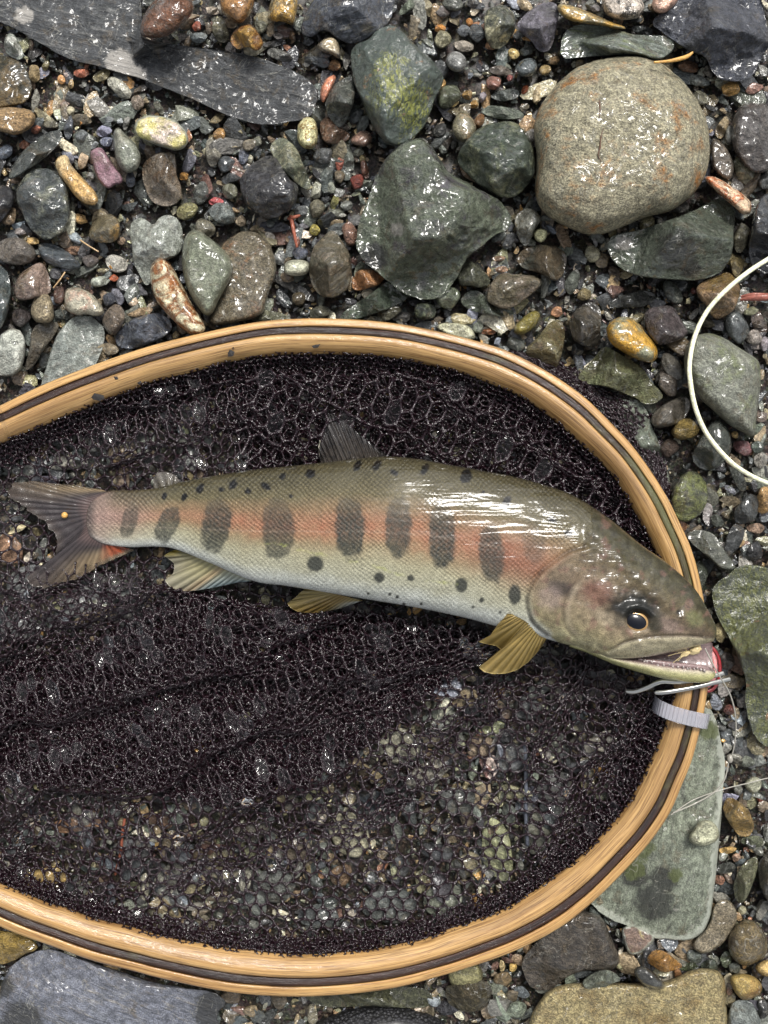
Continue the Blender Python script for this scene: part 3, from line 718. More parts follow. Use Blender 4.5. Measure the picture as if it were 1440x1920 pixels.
S("pebble", "pebble", "pale lemon oval pebble with a brown crack under the slate slab tip", "vein",
  [(556,250),(559,230),(574,217),(593,224),(597,260),(591,279),(571,280),(559,268)], (212,206,156), 11, accent=(150,112,50), amount=.25, wet=.5, lm="the lemon pebble", z0=2)
S("stone", "stone", "pointed slate grey stone leaning beside the wet green boulder", "rough",
  [(607,190),(620,165),(645,145),(663,143),(667,185),(656,215),(640,241),(628,236),(614,215)], (86,89,82), 19, lm="the pointed grey stone", z0=2, facets=3)
S("stone", "stone", "salmon orange stone half hidden behind the pointed grey stone", "smooth",
  [(599,166),(614,142),(633,139),(624,165),(608,196),(601,192)], (188,122,92), 13, lm="the salmon stone")
S("stone", "stone", "cream and grey lumpy stone above the salmon one", "quartz",
  [(591,86),(610,67),(631,67),(639,95),(639,116),(625,102),(600,97)], (192,176,144), 13, accent=(104,100,96), amount=.4, lm="the cream lumpy stone")
S("stone", "stone", "low wet brown-red rock between the slate slab tip and the green boulder", "rough",
  [(597,232),(615,214),(640,240),(661,255),(641,271),(605,270)], (110,84,66), 9, lm="the brown-red rock")
S("stone", "stone", "flat pinkish brown stone at the foot of the green boulder", "smooth",
  [(654,262),(680,240),(701,254),(691,277),(660,272)], (148,118,102), 9, lm="the pinkish brown stone", ch=1)
S("pebble", "pebble", "matte grey rounded pebble alone on fine gravel beside the green boulder", "smooth",
  [(834,118),(840,100),(855,94),(872,104),(876,122),(866,135),(848,135)], (130,130,127), 11, wet=.35, lm="the matte grey pebble", rough=.03)
S("pebble", "pebble", "glossy dark blue-grey pebble above the dark green boulder", "smooth",
  [(962,131),(975,114),(990,107),(1006,112),(1009,132),(995,146),(970,144)], (80,86,87), 12, lm="the glossy dark pebble")
S("stone", "stone", "flat olive-brown shell shaped stone above the dark green boulder", "smooth",
  [(844,241),(855,215),(868,204),(885,219),(896,240),(886,261),(870,271),(854,259)], (128,122,98), 9, lm="the shell shaped stone", accent=(140,98,52), z0=3)
S("stone", "stone", "cracked pale grey quartz under the granite boulder", "vein",
  [(964,411),(975,394),(995,389),(1010,399),(1016,412),(1003,430),(991,461),(980,461),(969,440)], (152,152,141), 13, accent=(112,104,82), amount=.3, lm="the cracked pale quartz", facets=3)
S("pebble", "pebble", "small cream white block beside the cracked pale quartz", "smooth",
  [(999,441),(1007,427),(1028,431),(1023,451),(1010,457)], (226,220,172), 9, wet=.3, lm="the cream block", ch=1, edge=.4)
S("stone", "stone", "wet speckled brown-green stone below the granite boulder", "rough",
  [(966,489),(980,467),(1005,459),(1040,459),(1063,475),(1061,501),(1051,526),(1035,528),(1010,511),(984,506)], (104,90,68), 15, accent=(74,76,66), amount=.4, lm="the speckled brown-green stone", ch=1)
S("stone", "stone", "knobbly olive stone with a pinkish rounded end", "rough",
  [(911,556),(922,524),(940,511),(975,514),(1005,517),(1017,525),(1013,541),(985,561),(965,576),(940,581),(917,571)], (112,104,82), 16, accent=(140,126,110), amount=.4, lm="the knobbly olive stone", z0=2)
S("stone", "stone", "grey-olive stone wedged at the foot of the big broken rock", "rough",
  [(852,501),(865,482),(885,486),(900,499),(919,520),(919,536),(900,541),(880,536),(861,539)], (80,82,66), 13, lm="the wedged grey-olive stone")
S("stone", "stone", "rounded wet grey-green stone above the hoop beside the green finger stone", "rough",
  [(811,556),(825,539),(850,536),(867,550),(856,571),(845,581),(824,576)], (100,107,88), 12, lm="the rounded wet stone")
S("stone", "stone", "long wet dark green stone lying under the knobbly olive stone", "rough",
  [(861,566),(875,544),(900,544),(913,560),(925,580),(961,580),(966,591),(930,596),(905,589),(879,581)], (84,91,78), 11, lm="the long wet green stone")
S("stone", "stone", "small black faceted stone with one green-white face above the hoop", "smooth",
  [(775,581),(782,567),(810,566),(821,582),(813,599),(781,601)], (44,50,41), 13, accent=(122,130,98), amount=.3, lm="the black faceted stone", facets=5, ch=1)
S("stone", "stone", "flat pale buff stone touching the outside of the upper hoop", "smooth",
  [(814,616),(825,604),(875,607),(891,622),(891,641),(850,633)], (164,163,138), 8, wet=.3, lm="the pale buff stone", edge=.3)
S("stone", "stone", "olive yellow log shaped stone outside the hoop", "smooth",
  [(962,611),(985,591),(1005,579),(1016,591),(1006,611),(985,629),(965,629)], (118,108,44), 12, lm="the olive log stone", accent=(140,130,70))
S("stone", "stone", "wet brown-green wedge with a dark band touching the hoop", "rough",
  [(980,657),(1010,630),(1030,604),(1050,596),(1061,620),(1056,660),(1040,701),(1025,692),(1000,677)], (122,114,80), 13, accent=(92,76,50), amount=.35, lm="the wet banded wedge", facets=3)
S("stone", "stone", "rounded olive stone peeking out below the lower hoop", "smooth",
  [(835,1822),(860,1800),(900,1806),(908,1835),(890,1855),(850,1856)], (112,108,76), 8, lm="the olive stone below the hoop", wet=.5)
S("rock", "rock", "long low olive rock in shade between the lower hoop and the black fabric", "rough",
  [(560,1862),(640,1851),(750,1848),(808,1854),(816,1880),(790,1892),(680,1886),(600,1891)], (74,75,54), 9, lm="the long low olive rock", edge=.5)
S("rock", "rock", "dark olive-brown rock below the lower hoop beside the wet brown rock", "rough",
  [(828,1852),(860,1842),(900,1834),(926,1850),(916,1886),(890,1901),(848,1893)], (64,58,40), 9, lm="the dark olive-brown rock")
# ------------------------------------------------------------------ pebbles read off the photograph: x, y, half sizes, turn, colour
PEB = """64 138 11 17 0 165 140 95;85 123 7 10 -20 120 110 70;115 150 9 9 0 215 150 80;133 158 5 9 -10 225 185 120;152 137 14 9 0 175 95 65;190 142 18 10 30 130 120 85
95 203 7 17 -15 190 140 80;132 207 9 10 0 195 185 150;150 227 6 8 0 205 135 60;258 192 13 13 10 180 160 140;297 202 8 14 30 105 105 90;67 242 9 9 0 175 105 80
47 270 11 9 30 160 100 70;10 285 13 17 -30 125 135 150;95 233 14 9 0 135 130 110;130 237 9 22 -10 75 80 88;154 256 13 14 20 100 105 105;195 246 15 12 0 125 125 145
200 266 11 10 0 115 120 140;172 273 14 8 20 140 145 145;156 300 10 20 -10 165 140 110;200 222 15 8 -10 120 125 125;225 226 6 7 0 165 170 170;237 230 7 14 -10 110 108 100
244 338 10 17 0 90 95 105;355 302 12 25 -10 100 100 110;345 331 9 8 0 185 130 55;170 331 8 9 0 170 170 165;132 300 8 10 0 85 85 95;30 338 10 7 0 180 150 120
412 252 13 14 0 205 150 80;399 285 16 30 -5 120 115 100;425 308 19 15 10 60 65 68;433 333 18 11 20 65 68 70;457 295 11 14 0 100 105 120;469 298 6 10 0 170 165 140
468 272 15 12 20 125 115 95;483 265 9 10 0 130 130 110;413 57 15 28 10 115 110 85;369 50 9 10 0 150 70 45;374 70 17 11 0 100 108 108;391 52 6 13 10 110 95 75
398 20 13 8 -20 165 150 130;488 50 13 14 30 115 115 95;509 52 8 17 -15 185 165 135;535 58 17 11 -25 95 75 70;548 65 7 8 0 120 90 60;510 82 18 6 5 62 62 62
522 102 28 12 -15 82 82 78;583 108 9 20 -30 80 80 75;608 103 14 11 10 95 95 98;627 124 13 12 0 130 95 60;605 293 20 16 30 78 80 80;613 330 12 36 -5 92 100 96
637 307 8 12 -10 150 75 55;655 300 10 24 0 100 105 95;670 341 13 17 0 130 55 42;683 318 7 19 15 95 60 45;636 331 11 13 0 120 105 80;672 285 10 8 20 140 140 120
680 298 6 8 0 185 165 110;614 285 6 7 0 200 150 50;764 14 24 10 45 110 120 100;800 15 13 17 20 130 120 90;830 22 15 12 -20 85 75 70;851 8 19 15 0 95 98 88
886 5 12 10 0 85 85 85;825 52 11 8 0 200 130 50;880 42 7 8 0 205 130 50;831 74 14 18 -15 130 125 95;806 70 6 16 5 130 135 110;869 60 13 12 30 105 110 115
895 62 15 17 20 75 80 82;871 86 20 11 -10 145 135 120;920 86 9 9 0 190 140 100;963 100 11 10 20 215 185 110;988 94 14 10 30 75 80 75;1021 131 12 10 0 150 125 75
1039 114 10 9 0 150 120 80;926 155 14 14 20 140 95 80;956 146 7 7 0 160 90 85;985 168 6 10 -30 190 95 50;1009 177 9 18 -15 185 165 125;948 178 26 11 10 85 90 85
942 211 40 12 -8 90 98 85;876 178 10 9 0 150 115 60;905 182 7 11 -30 130 120 125;889 196 9 8 0 200 150 75;850 193 10 7 20 190 160 90;897 227 10 16 -30 140 95 50
991 224 6 14 -15 190 160 110;998 258 11 17 20 150 145 135;840 180 24 20 30 75 80 60;940 132 22 9 -10 105 95 85;825 246 16 12 40 60 60 58;838 268 8 20 -25 72 64 56
1203 56 19 8 -10 75 80 80;1291 125 20 12 0 120 85 60;1305 150 26 11 -8 120 125 120;1328 134 9 12 20 130 125 115;1369 168 17 14 20 185 140 70;1414 166 16 10 20 140 100 85
1312 185 18 14 0 95 92 75;1354 240 10 25 -20 145 125 90;1373 252 14 19 -15 140 140 130;1397 322 17 28 35 125 122 95;1434 340 14 17 0 70 72 70;1116 15 12 8 -20 130 125 125
1212 420 17 15 25 165 155 110;1237 416 6 7 0 160 155 140;1148 436 9 10 0 140 130 85;1110 478 14 17 35 150 145 115;1276 388 19 15 10 72 70 66;1391 445 14 28 -10 112 107 85
1381 500 14 19 0 115 100 60;1260 548 15 28 30 70 75 68;1188 563 46 15 8 52 54 50;1302 545 10 7 20 110 60 50;1409 584 14 8 10 140 140 105;1382 612 21 32 25 70 75 75
1414 632 14 14 0 140 130 120;1424 608 15 7 -5 105 90 75;1434 645 8 13 0 150 140 145;1073 530 12 26 -30 90 95 85;1044 586 12 11 -20 185 130 90;1096 553 15 12 20 135 120 80
1240 664 13 8 20 80 90 95;1262 690 17 32 30 88 84 74;1252 718 18 26 20 92 82 72;1382 893 12 28 25 62 66 60;1316 835 13 11 0 120 95 50;1378 815 7 7 0 200 165 100
1393 840 18 13 -15 105 65 65;1421 838 13 12 0 75 85 75;1427 862 13 17 -20 130 125 115;1433 938 17 25 -15 165 125 70;1254 840 17 18 -20 75 60 50;1402 955 22 30 -30 72 75 74
1345 977 13 13 20 85 90 80;1419 990 18 11 0 125 100 80;1415 1035 15 20 0 46 46 48;1375 1012 16 34 -20 60 62 62;1312 1078 15 25 0 70 76 62;1352 1183 13 20 -10 170 155 108
1360 1240 20 16 0 80 70 65;1342 1317 11 19 20 130 135 145;1370 1332 14 10 0 110 60 50;1402 1428 13 11 0 120 125 110;1412 1472 19 14 -10 150 150 125;1385 1482 9 8 0 120 120 110
1424 1498 6 6 0 150 60 40;1365 1594 18 8 10 190 150 80;1381 1607 9 9 0 180 140 110;1411 1578 20 12 -10 100 105 80;1362 1627 20 11 10 80 82 75;1348 1650 11 9 -20 160 110 85
1391 1707 9 9 -40 170 165 130;1331 1813 15 17 -20 55 62 50;1361 1800 10 17 -10 100 110 85;1303 1792 18 13 -20 75 82 75;1293 1813 19 8 15 75 85 55;1377 1815 11 12 0 85 90 80
1368 1858 7 10 10 160 120 95;1272 1829 8 15 20 140 95 55;1150 1856 17 7 -25 48 42 44;60 452 13 8 -10 215 170 100;40 433 14 8 0 150 140 135;17 405 16 20 0 115 95 70
151 411 13 9 -20 200 155 90;140 446 17 10 -35 135 145 150;125 457 13 9 0 110 95 75;140 470 22 8 0 140 105 80;170 489 16 12 0 110 100 95;218 495 22 15 -20 195 190 175
211 498 8 8 0 225 150 50;213 522 9 7 0 195 95 55;188 528 22 11 15 140 145 130;221 556 11 18 30 115 115 125;228 452 9 9 0 165 135 105;105 513 11 12 0 105 105 110
110 553 12 17 0 85 60 50;205 562 13 13 0 75 78 88;262 585 26 10 8 180 150 110;250 565 12 10 0 195 170 140;247 525 9 24 10 70 75 80;38 594 18 18 0 72 64 62
118 590 17 10 0 70 75 70;206 655 17 13 -20 130 115 90;226 638 11 14 0 85 88 95;330 628 7 8 0 140 120 80;352 396 21 15 20 125 120 75;382 430 22 16 -25 95 90 72
405 378 13 8 -5 195 85 85;415 400 26 18 -25 115 122 118;451 415 11 11 0 180 160 130;432 357 15 15 -20 105 105 85;377 362 15 24 -15 95 98 92;514 425 28 11 -3 60 62 70
503 441 15 8 -30 205 195 180;566 395 13 10 20 95 98 98;594 391 15 20 -20 100 95 75;590 431 11 11 0 165 150 60;563 475 17 13 -15 80 85 100;627 380 8 13 -10 140 135 70
651 385 12 10 0 135 138 130;655 436 16 22 15 140 100 80;640 403 9 5 0 150 150 140;548 538 52 9 -30 72 72 70;495 592 46 13 -5 115 115 90;425 606 24 10 0 75 80 85
555 450 9 17 0 120 70 50;940 505 13 6 0 170 130 100;935 485 12 6 5 175 140 110;838 612 8 7 0 170 130 80;868 612 38 9 -6 60 64 60;880 625 6 8 0 165 130 100
937 607 6 8 0 200 200 150;897 615 11 11 0 135 142 125;916 622 14 6 0 160 100 60;968 645 18 14 -30 80 84 76;1060 690 6 22 -25 150 125 75;1083 655 12 14 0 46 48 48
941 1811 6 13 5 200 175 120;962 1814 8 8 20 200 160 80;945 1836 17 13 0 112 92 60;968 1893 20 16 15 120 130 110;978 1860 16 10 -30 110 118 122;435 1868 22 16 20 104 88 66
495 1865 10 26 20 80 82 84;525 1875 14 18 10 96 84 66;470 1895 14 12 0 128 110 80;345 1900 22 14 20 84 82 76;1428 1895 14 20 0 56 56 54;700 600 20 8 0 92 90 70
640 640 10 8 0 120 110 90;730 585 24 13 25 105 102 82;600 585 22 12 0 84 82 66;560 560 14 14 0 96 84 60;700 640 10 8 0 92 84 60"""

NAMES = [((46, 46, 48), "black"), ((72, 74, 76), "dark grey"), ((66, 74, 62), "dark green"), ((110, 112, 112), "mid grey"), ((108, 112, 130), "blue-grey"), ((112, 118, 98), "grey-green"),
         ((160, 160, 150), "pale grey"), ((205, 195, 165), "cream"), ((185, 150, 100), "tan"), ((110, 98, 78), "brown"), ((82, 66, 54), "dark brown"), ((120, 112, 62), "olive"),
         ((140, 135, 95), "olive-tan"), ((150, 75, 50), "rust red"), ((200, 140, 65), "amber"), ((195, 85, 85), "pink-red"), ((140, 105, 90), "reddish brown"), ((165, 125, 95), "pinkish tan"), ((210, 180, 110), "yellow-tan")]
def colour_name(c):
    l = lin(c) ** 0.42
    return min(NAMES, key=lambda n: float(np.abs(l - lin(n[0]) ** 0.42).sum()))[1]

PEBBLES = []
def pebble_poly(cx, cy, rx, ry, ang, r):
    n = int(r.integers(7, 11))
    a = np.sort((np.arange(n) + r.uniform(-.3, .3, n)) * 2 * np.pi / n)
    k = r.uniform(.80, 1.16, n)
    x = rx * 1.08 * np.cos(a) * k; y = ry * 1.08 * np.sin(a) * k
    t = math.radians(ang)
    return np.stack([cx + x * math.cos(t) + y * math.sin(t), cy - x * math.sin(t) + y * math.cos(t)], 1)

def add_pebble(cx, cy, rx, ry, ang, rgb, under=False):
    i = len(PEBBLES)
    r = np.random.default_rng(500 + i)
    rgb = tuple(np.mean(rgb) + (np.array(rgb, float) - np.mean(rgb)) * .82)
    kind = r.choice(['smooth', 'rough', 'rough', 'schist', 'vein', 'grain'], p=[.3, .2, .15, .12, .1, .13])
    h = min(rx, ry) * (0.42 if not under else 0.34)
    h = float(np.clip(h, 2.0, 9.5))
    if under: h = min(h, 4.3)
    if max(rx, ry) / min(rx, ry) > 2.6 and kind == 'grain': kind = 'schist'
    ob = make_stone("pebble", "pebble", None, kind, pebble_poly(cx, cy, rx, ry, ang, r), rgb, h, amount=float(r.uniform(.2, .4)),
                    wet=float(r.uniform(.55, 1)), z0=0.3 if not under else -0.5, facets=int(r.integers(1, 5)), ch=int(r.choice([1, 1, 2])), edge=float(r.uniform(.55, .95)),
                    rough=.06, group="loose pebbles of the river gravel", seed=700 + i)
    STONES.pop()
    STONES.append((ob, np.array([cx, cy]), 2 * math.sqrt(rx * ry), None, pebble_poly(cx, cy, rx, ry, ang, np.random.default_rng(500 + i))))
    PEBBLES.append((ob, cx, cy, rx, ry, ang, rgb, under))
    return ob

BIG_N = len(STONES)
for ent in PEB.replace("\n", ";").split(";"):
    v = [float(x) for x in ent.split()]
    add_pebble(v[0], v[1], v[2], v[3], v[4], tuple(v[5:8]))

# pebbles seen through the netting
UNDER = [(655,1560,38,48,20,172,166,134),(935,1600,34,70,10,152,154,110),(85,1650,44,26,10,186,152,84),(150,1545,55,18,5,150,108,74),(250,1590,40,24,0,92,92,92),(330,1640,42,30,20,128,126,112),
         (420,1620,38,34,0,140,130,100),(520,1660,45,34,10,96,98,92),(690,1500,40,26,0,52,58,64),(745,1400,52,40,0,132,128,108),(800,1450,44,30,20,118,112,98),(860,1500,40,36,0,92,94,88),
         (730,1700,60,34,0,92,96,92),(830,1690,46,30,15,108,112,96),(600,1720,46,30,0,84,88,86),(1010,1560,30,50,0,112,112,96),(1040,1480,44,36,0,100,100,96),(1130,1400,40,30,20,132,126,112),
         (1060,1300,40,34,0,124,118,108),(1140,1480,36,28,0,110,112,92),(960,1420,36,30,30,84,86,86),(900,1400,30,24,0,130,112,90),(60,1090,60,34,0,150,152,150),(150,1130,46,32,10,140,142,140),
         (40,1180,46,30,0,132,134,134),(235,1155,36,28,0,128,124,118),(120,870,50,14,5,168,164,150),(60,880,44,12,0,158,158,152),(230,850,30,14,0,160,140,112),(200,800,46,18,8,120,122,120),
         (20,1030,26,34,0,150,112,84),(350,1740,24,16,0,178,176,172),(470,1560,36,22,0,120,114,100),(560,1590,28,26,0,112,100,84),(990,1330,30,26,0,96,98,98),(1180,1340,26,22,0,90,92,84),
         (300,1540,30,18,0,120,90,70),(30,1600,34,24,0,74,76,78),(640,1640,26,24,0,128,100,72),(880,1620,24,24,0,126,116,86)]
for u in UNDER:
    add_pebble(u[0], u[1], u[2] * .9, u[3] * .9, u[4], tuple(u[5:8]), under=True)

def label_pebbles():
    marks = [(s[1], s[2], s[3]) for s in STONES if s[3]]
    used = set()
    for (ob, cx, cy, rx, ry, ang, rgb, under) in PEBBLES:
        s = math.sqrt(rx * ry); asp = max(rx, ry) / min(rx, ry)
        size = "tiny" if s < 8 else "small" if s < 13 else "medium" if s < 20 else "larger"
        shape = "rounded" if asp < 1.25 else "oval" if asp < 1.8 else "elongated" if asp < 2.7 else "splinter-like"
        cn = colour_name(rgb)
        near = sorted(marks, key=lambda m: np.hypot(m[0][0] - cx, m[0][1] - cy) - m[1] * .45)
        def side(m):
            dx, dy = cx - m[0][0], cy - m[0][1]
            return "above" if abs(dy) > abs(dx) and dy < 0 else "below" if abs(dy) > abs(dx) else "beside"
        cands = []
        if under:
            for a in ("through the netting", "under the mesh"):
                reg = "by the tail" if cx < 330 and cy < 1250 else "below the belly" if cy < 1420 else "near the lower hoop" if cy > 1600 else "in the middle of the net"
                cands.append(f"{size} {cn} {shape} pebble seen {a} {reg}")
                far = ['towards the head end', 'towards the tail end'][int(cx < 720)]
                cands.append(f"{size} {cn} {shape} pebble {a} {reg}, {far}")
                cands.append(f"{'upper' if cy < 1350 else 'lower'} {size} {cn} {shape} pebble {a}, {far}")
        else:
            for m in near[:3]:
                cands.append(f"{size} {cn} {shape} pebble {side(m)} {m[2]}")
            for i in range(3):
                for j in range(i + 1, 4):
                    cands.append(f"{size} {cn} {shape} pebble between {near[i][2]} and {near[j][2]}")
            for i in range(3):
                cands.append(f"{'uppermost' if cy < near[i][0][1] else 'lowest'} {size} {cn} {shape} pebble {side(near[i])} {near[i][2]}")
        for c in cands:
            if c not in used and len(c.replace('-', ' ').split()) <= 16:
                break
        used.add(c)
        ob["label"] = c
label_pebbles()

# ------------------------------------------------------------------ loose gravel between the stones: too many to count
def ico(sub):
    import bmesh
    bm = bmesh.new(); bmesh.ops.create_icosphere(bm, subdivisions=sub, radius=1.0)
    V = np.array([v.co[:] for v in bm.verts]); F = np.array([[v.index for v in f.verts] for f in bm.faces]); bm.free()
    return V, F
PALETTE = [((66,68,68),9),((80,84,84),10),((92,96,90),9),((106,108,98),8),((120,118,108),6),((54,54,56),6),((98,88,72),7),((118,104,82),6),((138,124,98),5),((160,136,98),2.4),((188,146,88),.5),((140,100,76),.4),((188,182,160),2.4),((122,126,134),2.2),((104,78,68),1.4),((130,128,100),3),((206,196,160),.8)]
PCOL = np.array([lin(p[0]) for p in PALETTE]); PW = np.array([p[1] for p in PALETTE], float); PW /= PW.sum()

def make_gravel(name, n, rmin, rmax, sub, label, zbase, power=2.0, region=None, seed=3, nproto=14, avoid=True):
    r = np.random.default_rng(seed)
    V0, F0 = ico(max(sub, 1)) if sub else ico(1)
    if sub == 0:
        V0 = np.array([[1,0,0],[.3,.95,0],[-.8,.6,0],[-.8,-.6,0],[.3,-.95,0],[.2,.1,1],[-.35,-.2,.85],[0,0,-.8]], float)
        F0 = np.array([[0,1,5],[1,2,6],[1,6,5],[2,3,6],[3,4,6],[4,5,6],[4,0,5],[1,0,7],[2,1,7],[3,2,7],[4,3,7],[0,4,7]])
    protos = []
    for k in range(nproto):
        V = V0.copy()
        for f in range(r.integers(6, 10)):
            nrm = r.normal(size=3); nrm /= np.linalg.norm(nrm)
            d = r.uniform(.30, .75)
            e = V @ nrm - d
            V = V - np.maximum(e, 0)[:, None] * nrm * 1.0
        V *= (1 + 0.03 * fbm(V * 1.6 + k * 9.1, 2))[:, None]
        V /= np.abs(V).max(0)
        protos.append(V)
    protos = np.array(protos)
    x0, x1, y0, y1 = region or (-320, 1760, -320, 2240)
    px = r.uniform(x0, x1, n); py = r.uniform(y0, y1, n)
    if sub: sel = r.uniform(0, 1, n) < 2; px, py = px[sel], py[sel]
    keep = np.ones(n, bool)
    if avoid:
        for (ob, c, sz, lm, poly) in STONES:
            if sz < 60: continue
            cc = poly.mean(0)
            keep &= ~in_poly(px, py, cc + (poly - cc) * 0.86)
    # sorted patches: fine here, coarse there
    patch = noise2(px, py, 130, seed, 2)
    px, py, patch = px[keep], py[keep], patch[keep]; n = len(px)
    u = r.uniform(0, 1, n) ** power
    s = (rmin + (rmax - rmin) * u) * (1 + 0.45 * patch)
    s = np.clip(s, rmin * .8, rmax * 1.2)
    ax = np.stack([s * r.uniform(.85, 1.6, n), s * r.uniform(.55, 1.0, n), s * r.uniform(.18, .55, n)], 1) / PXM
    pid = r.integers(0, nproto, n)
    yaw = r.uniform(0, 2 * np.pi, n); tl = r.normal(0, .35, n); tl2 = r.normal(0, .3, n)
    L = protos[pid] * ax[:, None, :]
    def rot(L, a, i, j):
        c, s_ = np.cos(a)[:, None], np.sin(a)[:, None]
        A, B = L[:, :, i].copy(), L[:, :, j].copy()
        L[:, :, i] = A * c - B * s_; L[:, :, j] = A * s_ + B * c
    rot(L, tl, 0, 2); rot(L, tl2, 1, 2); rot(L, yaw, 0, 1)
    pz = zbase / 1000 + r.uniform(-.0006, .0012, n) + ax[:, 2] * .35 + 0.0012 * noise2(px, py, 60, 4, 2)
    P = W(px, py, 0.0); P[:, 2] = pz
    V = (L + P[:, None, :]).reshape(-1, 3)
    m = len(V0)
    F = (F0[None] + (np.arange(n) * m)[:, None, None]).reshape(-1, 3)
    ci = r.choice(len(PALETTE), n, p=PW)
    C = PCOL[ci] * r.uniform(.85, 1.8, n)[:, None] * (1 + r.normal(0, .04, (n, 3)))
    C = np.repeat(np.clip(C, 0, 1), m, 0)
    o = mesh_obj(name, V, F, M_GRAIN, colors=C)
    o.data.polygons.foreach_set('use_smooth', np.zeros(len(F), bool))
    tag(o, label, "gravel", kind="stuff")
    return o
make_gravel("gravel", 8800, 7, 25, 2, "loose wet river gravel between the larger stones, mostly grey with tan and rust grains", -0.4, power=1.9, seed=3)
make_gravel("fine_gravel", 34000, 2.4, 8, 0, "fine wet grit lying between the pebbles", -1.0, power=1.5, seed=5)
# ------------------------------------------------------------------ landing net
PAIRS = [(0,760,22,823),(83,720,108,787),(167,687,190,754),(267,653,285,718),(367,627,382,691),(480,604,487,669),(563,597,566,664),(647,598,643,665),(747,607,736,671),(847,627,827,690),(913,645,886,707),(960,662,928,722),
 (1027,697,988,752),(1093,742,1050,797),(1143,790,1095,838),(1193,845,1138,880),(1243,918,1178,938),(1275,981,1206,990),(1300,1040,1232,1045),(1318,1115,1252,1110),(1329,1200,1264,1195),(1329,1260,1265,1258),(1322,1325,1259,1312),
 (1300,1417,1238,1385),(1277,1475,1214,1435),(1257,1522,1193,1480),(1227,1569,1166,1522),(1194,1608,1137,1556),(1140,1665,1085,1608),(1080,1718,1030,1650),(1032,1750,990,1677),(970,1781,940,1706),(915,1802,892,1724),(820,1832,805,1756),
 (720,1856,712,1777),(592,1868,592,1789),(475,1865,480,1784),(387,1853,398,1772),(300,1834,316,1757),(250,1821,268,1745),(175,1802,196,1725),(100,1775,124,1703),(0,1737,26,1667),(-150,1660,-115,1600),(-300,1545,-255,1492),
 (-420,1400,-360,1370),(-460,1250,-398,1250),(-420,1090,-358,1115),(-300,930,-262,985),(-150,833,-125,893)]
PAIRS = np.array(PAIRS, float)
HO = catmull(PAIRS[:, :2], 720, True); HI = catmull(PAIRS[:, 2:], 720, True)
INNER = resample(HI, 160)

def wood_material(name, c1, c2, cdark, dark=False):
    N = NT(name)
    uv = N.n("ShaderNodeUVMap", uv_map="UVMap").outputs[0]
    g1 = N.noise(N.mapping(uv, scale=(11, 900, 1)), 1.0, 4, 0.6, 0.3)
    g2 = N.noise(N.mapping(uv, scale=(40, 2600, 1)), 1.0, 3, 0.6)
    g3 = N.noise(N.mapping(uv, scale=(7, 140, 1)), 1.0, 3, 0.5)
    col = N.mix(N.rng(g1, 0.34, 0.66), c1, c2)
    col = N.mix(N.math('MULTIPLY', N.rng(g2, 0.50, 0.62), 0.7), col, cdark)
    col = N.mix(N.math('MULTIPLY', N.rng(g3, 0.46, 0.68), 0.5), col, cdark)
    pore = N.noise(N.mapping(uv, scale=(220, 2400, 1)), 1.0, 2, 0.5)
    col = N.mix(N.math('MULTIPLY', N.rng(pore, 0.66, 0.74), 0.6), col, cdark)
    if dark:
        green_refl = N.noise(N.mapping(uv, scale=(34, 90, 1)), 1.0, 4, 0.6)
        gg = N.n("ShaderNodeAttribute", attribute_type='GEOMETRY', attribute_name='algae').outputs['Fac']
        col = N.mix(N.math('MULTIPLY', N.rng(N.math('ADD', green_refl, N.math('MULTIPLY', gg, .35)), 0.62, 0.86), 0.5), col, (0.16, 0.17, 0.06))  # green tint stands for surrounding green reflected in the wet strip
    nrm = N.bump(N.math('ADD', g2, N.math('MULTIPLY', g1, .6)), 0.00022 if not dark else 0.0004)
    drops = N.noise(N.mapping(uv, scale=(240, 700, 1)), 1.0, 3, 0.55)
    cn = N.bump(N.math('ADD', drops, N.math('MULTIPLY', g2, .3 if not dark else .5)), 0.0004 if not dark else 0.0011)
    b = N.bsdf(Base_Color=col, Roughness=0.42, Normal=nrm, Coat_Weight=0.8 if not dark else .6, Coat_Roughness=0.12 if not dark else .1, Coat_Normal=cn, Coat_IOR=1.45)
    return N.done(b.outputs[0])
M_WOOD_OUT = wood_material("pale_bamboo", lin((198,160,102)), lin((172,130,76)), lin((96,62,32)))
M_WOOD_IN = wood_material("honey_wood", lin((194,156,100)), lin((162,124,74)), lin((90,60,32)))
M_WOOD_DARK = wood_material("dark_wood", lin((60,36,28)), lin((38,23,19)), lin((18,11,9)), True)

net_root = empty("landing_net", W(np.array([560.]), np.array([1250.]), np.array([0.009]))[0])
tag(net_root, "wooden hooped landing net with dark purple mesh bag holding the trout", "landing net")
def under_net(o):
    o.parent = net_root
    o.matrix_parent_inverse = net_root.matrix_basis.inverted()
    return o
net_root.matrix_basis  # placed before its parts

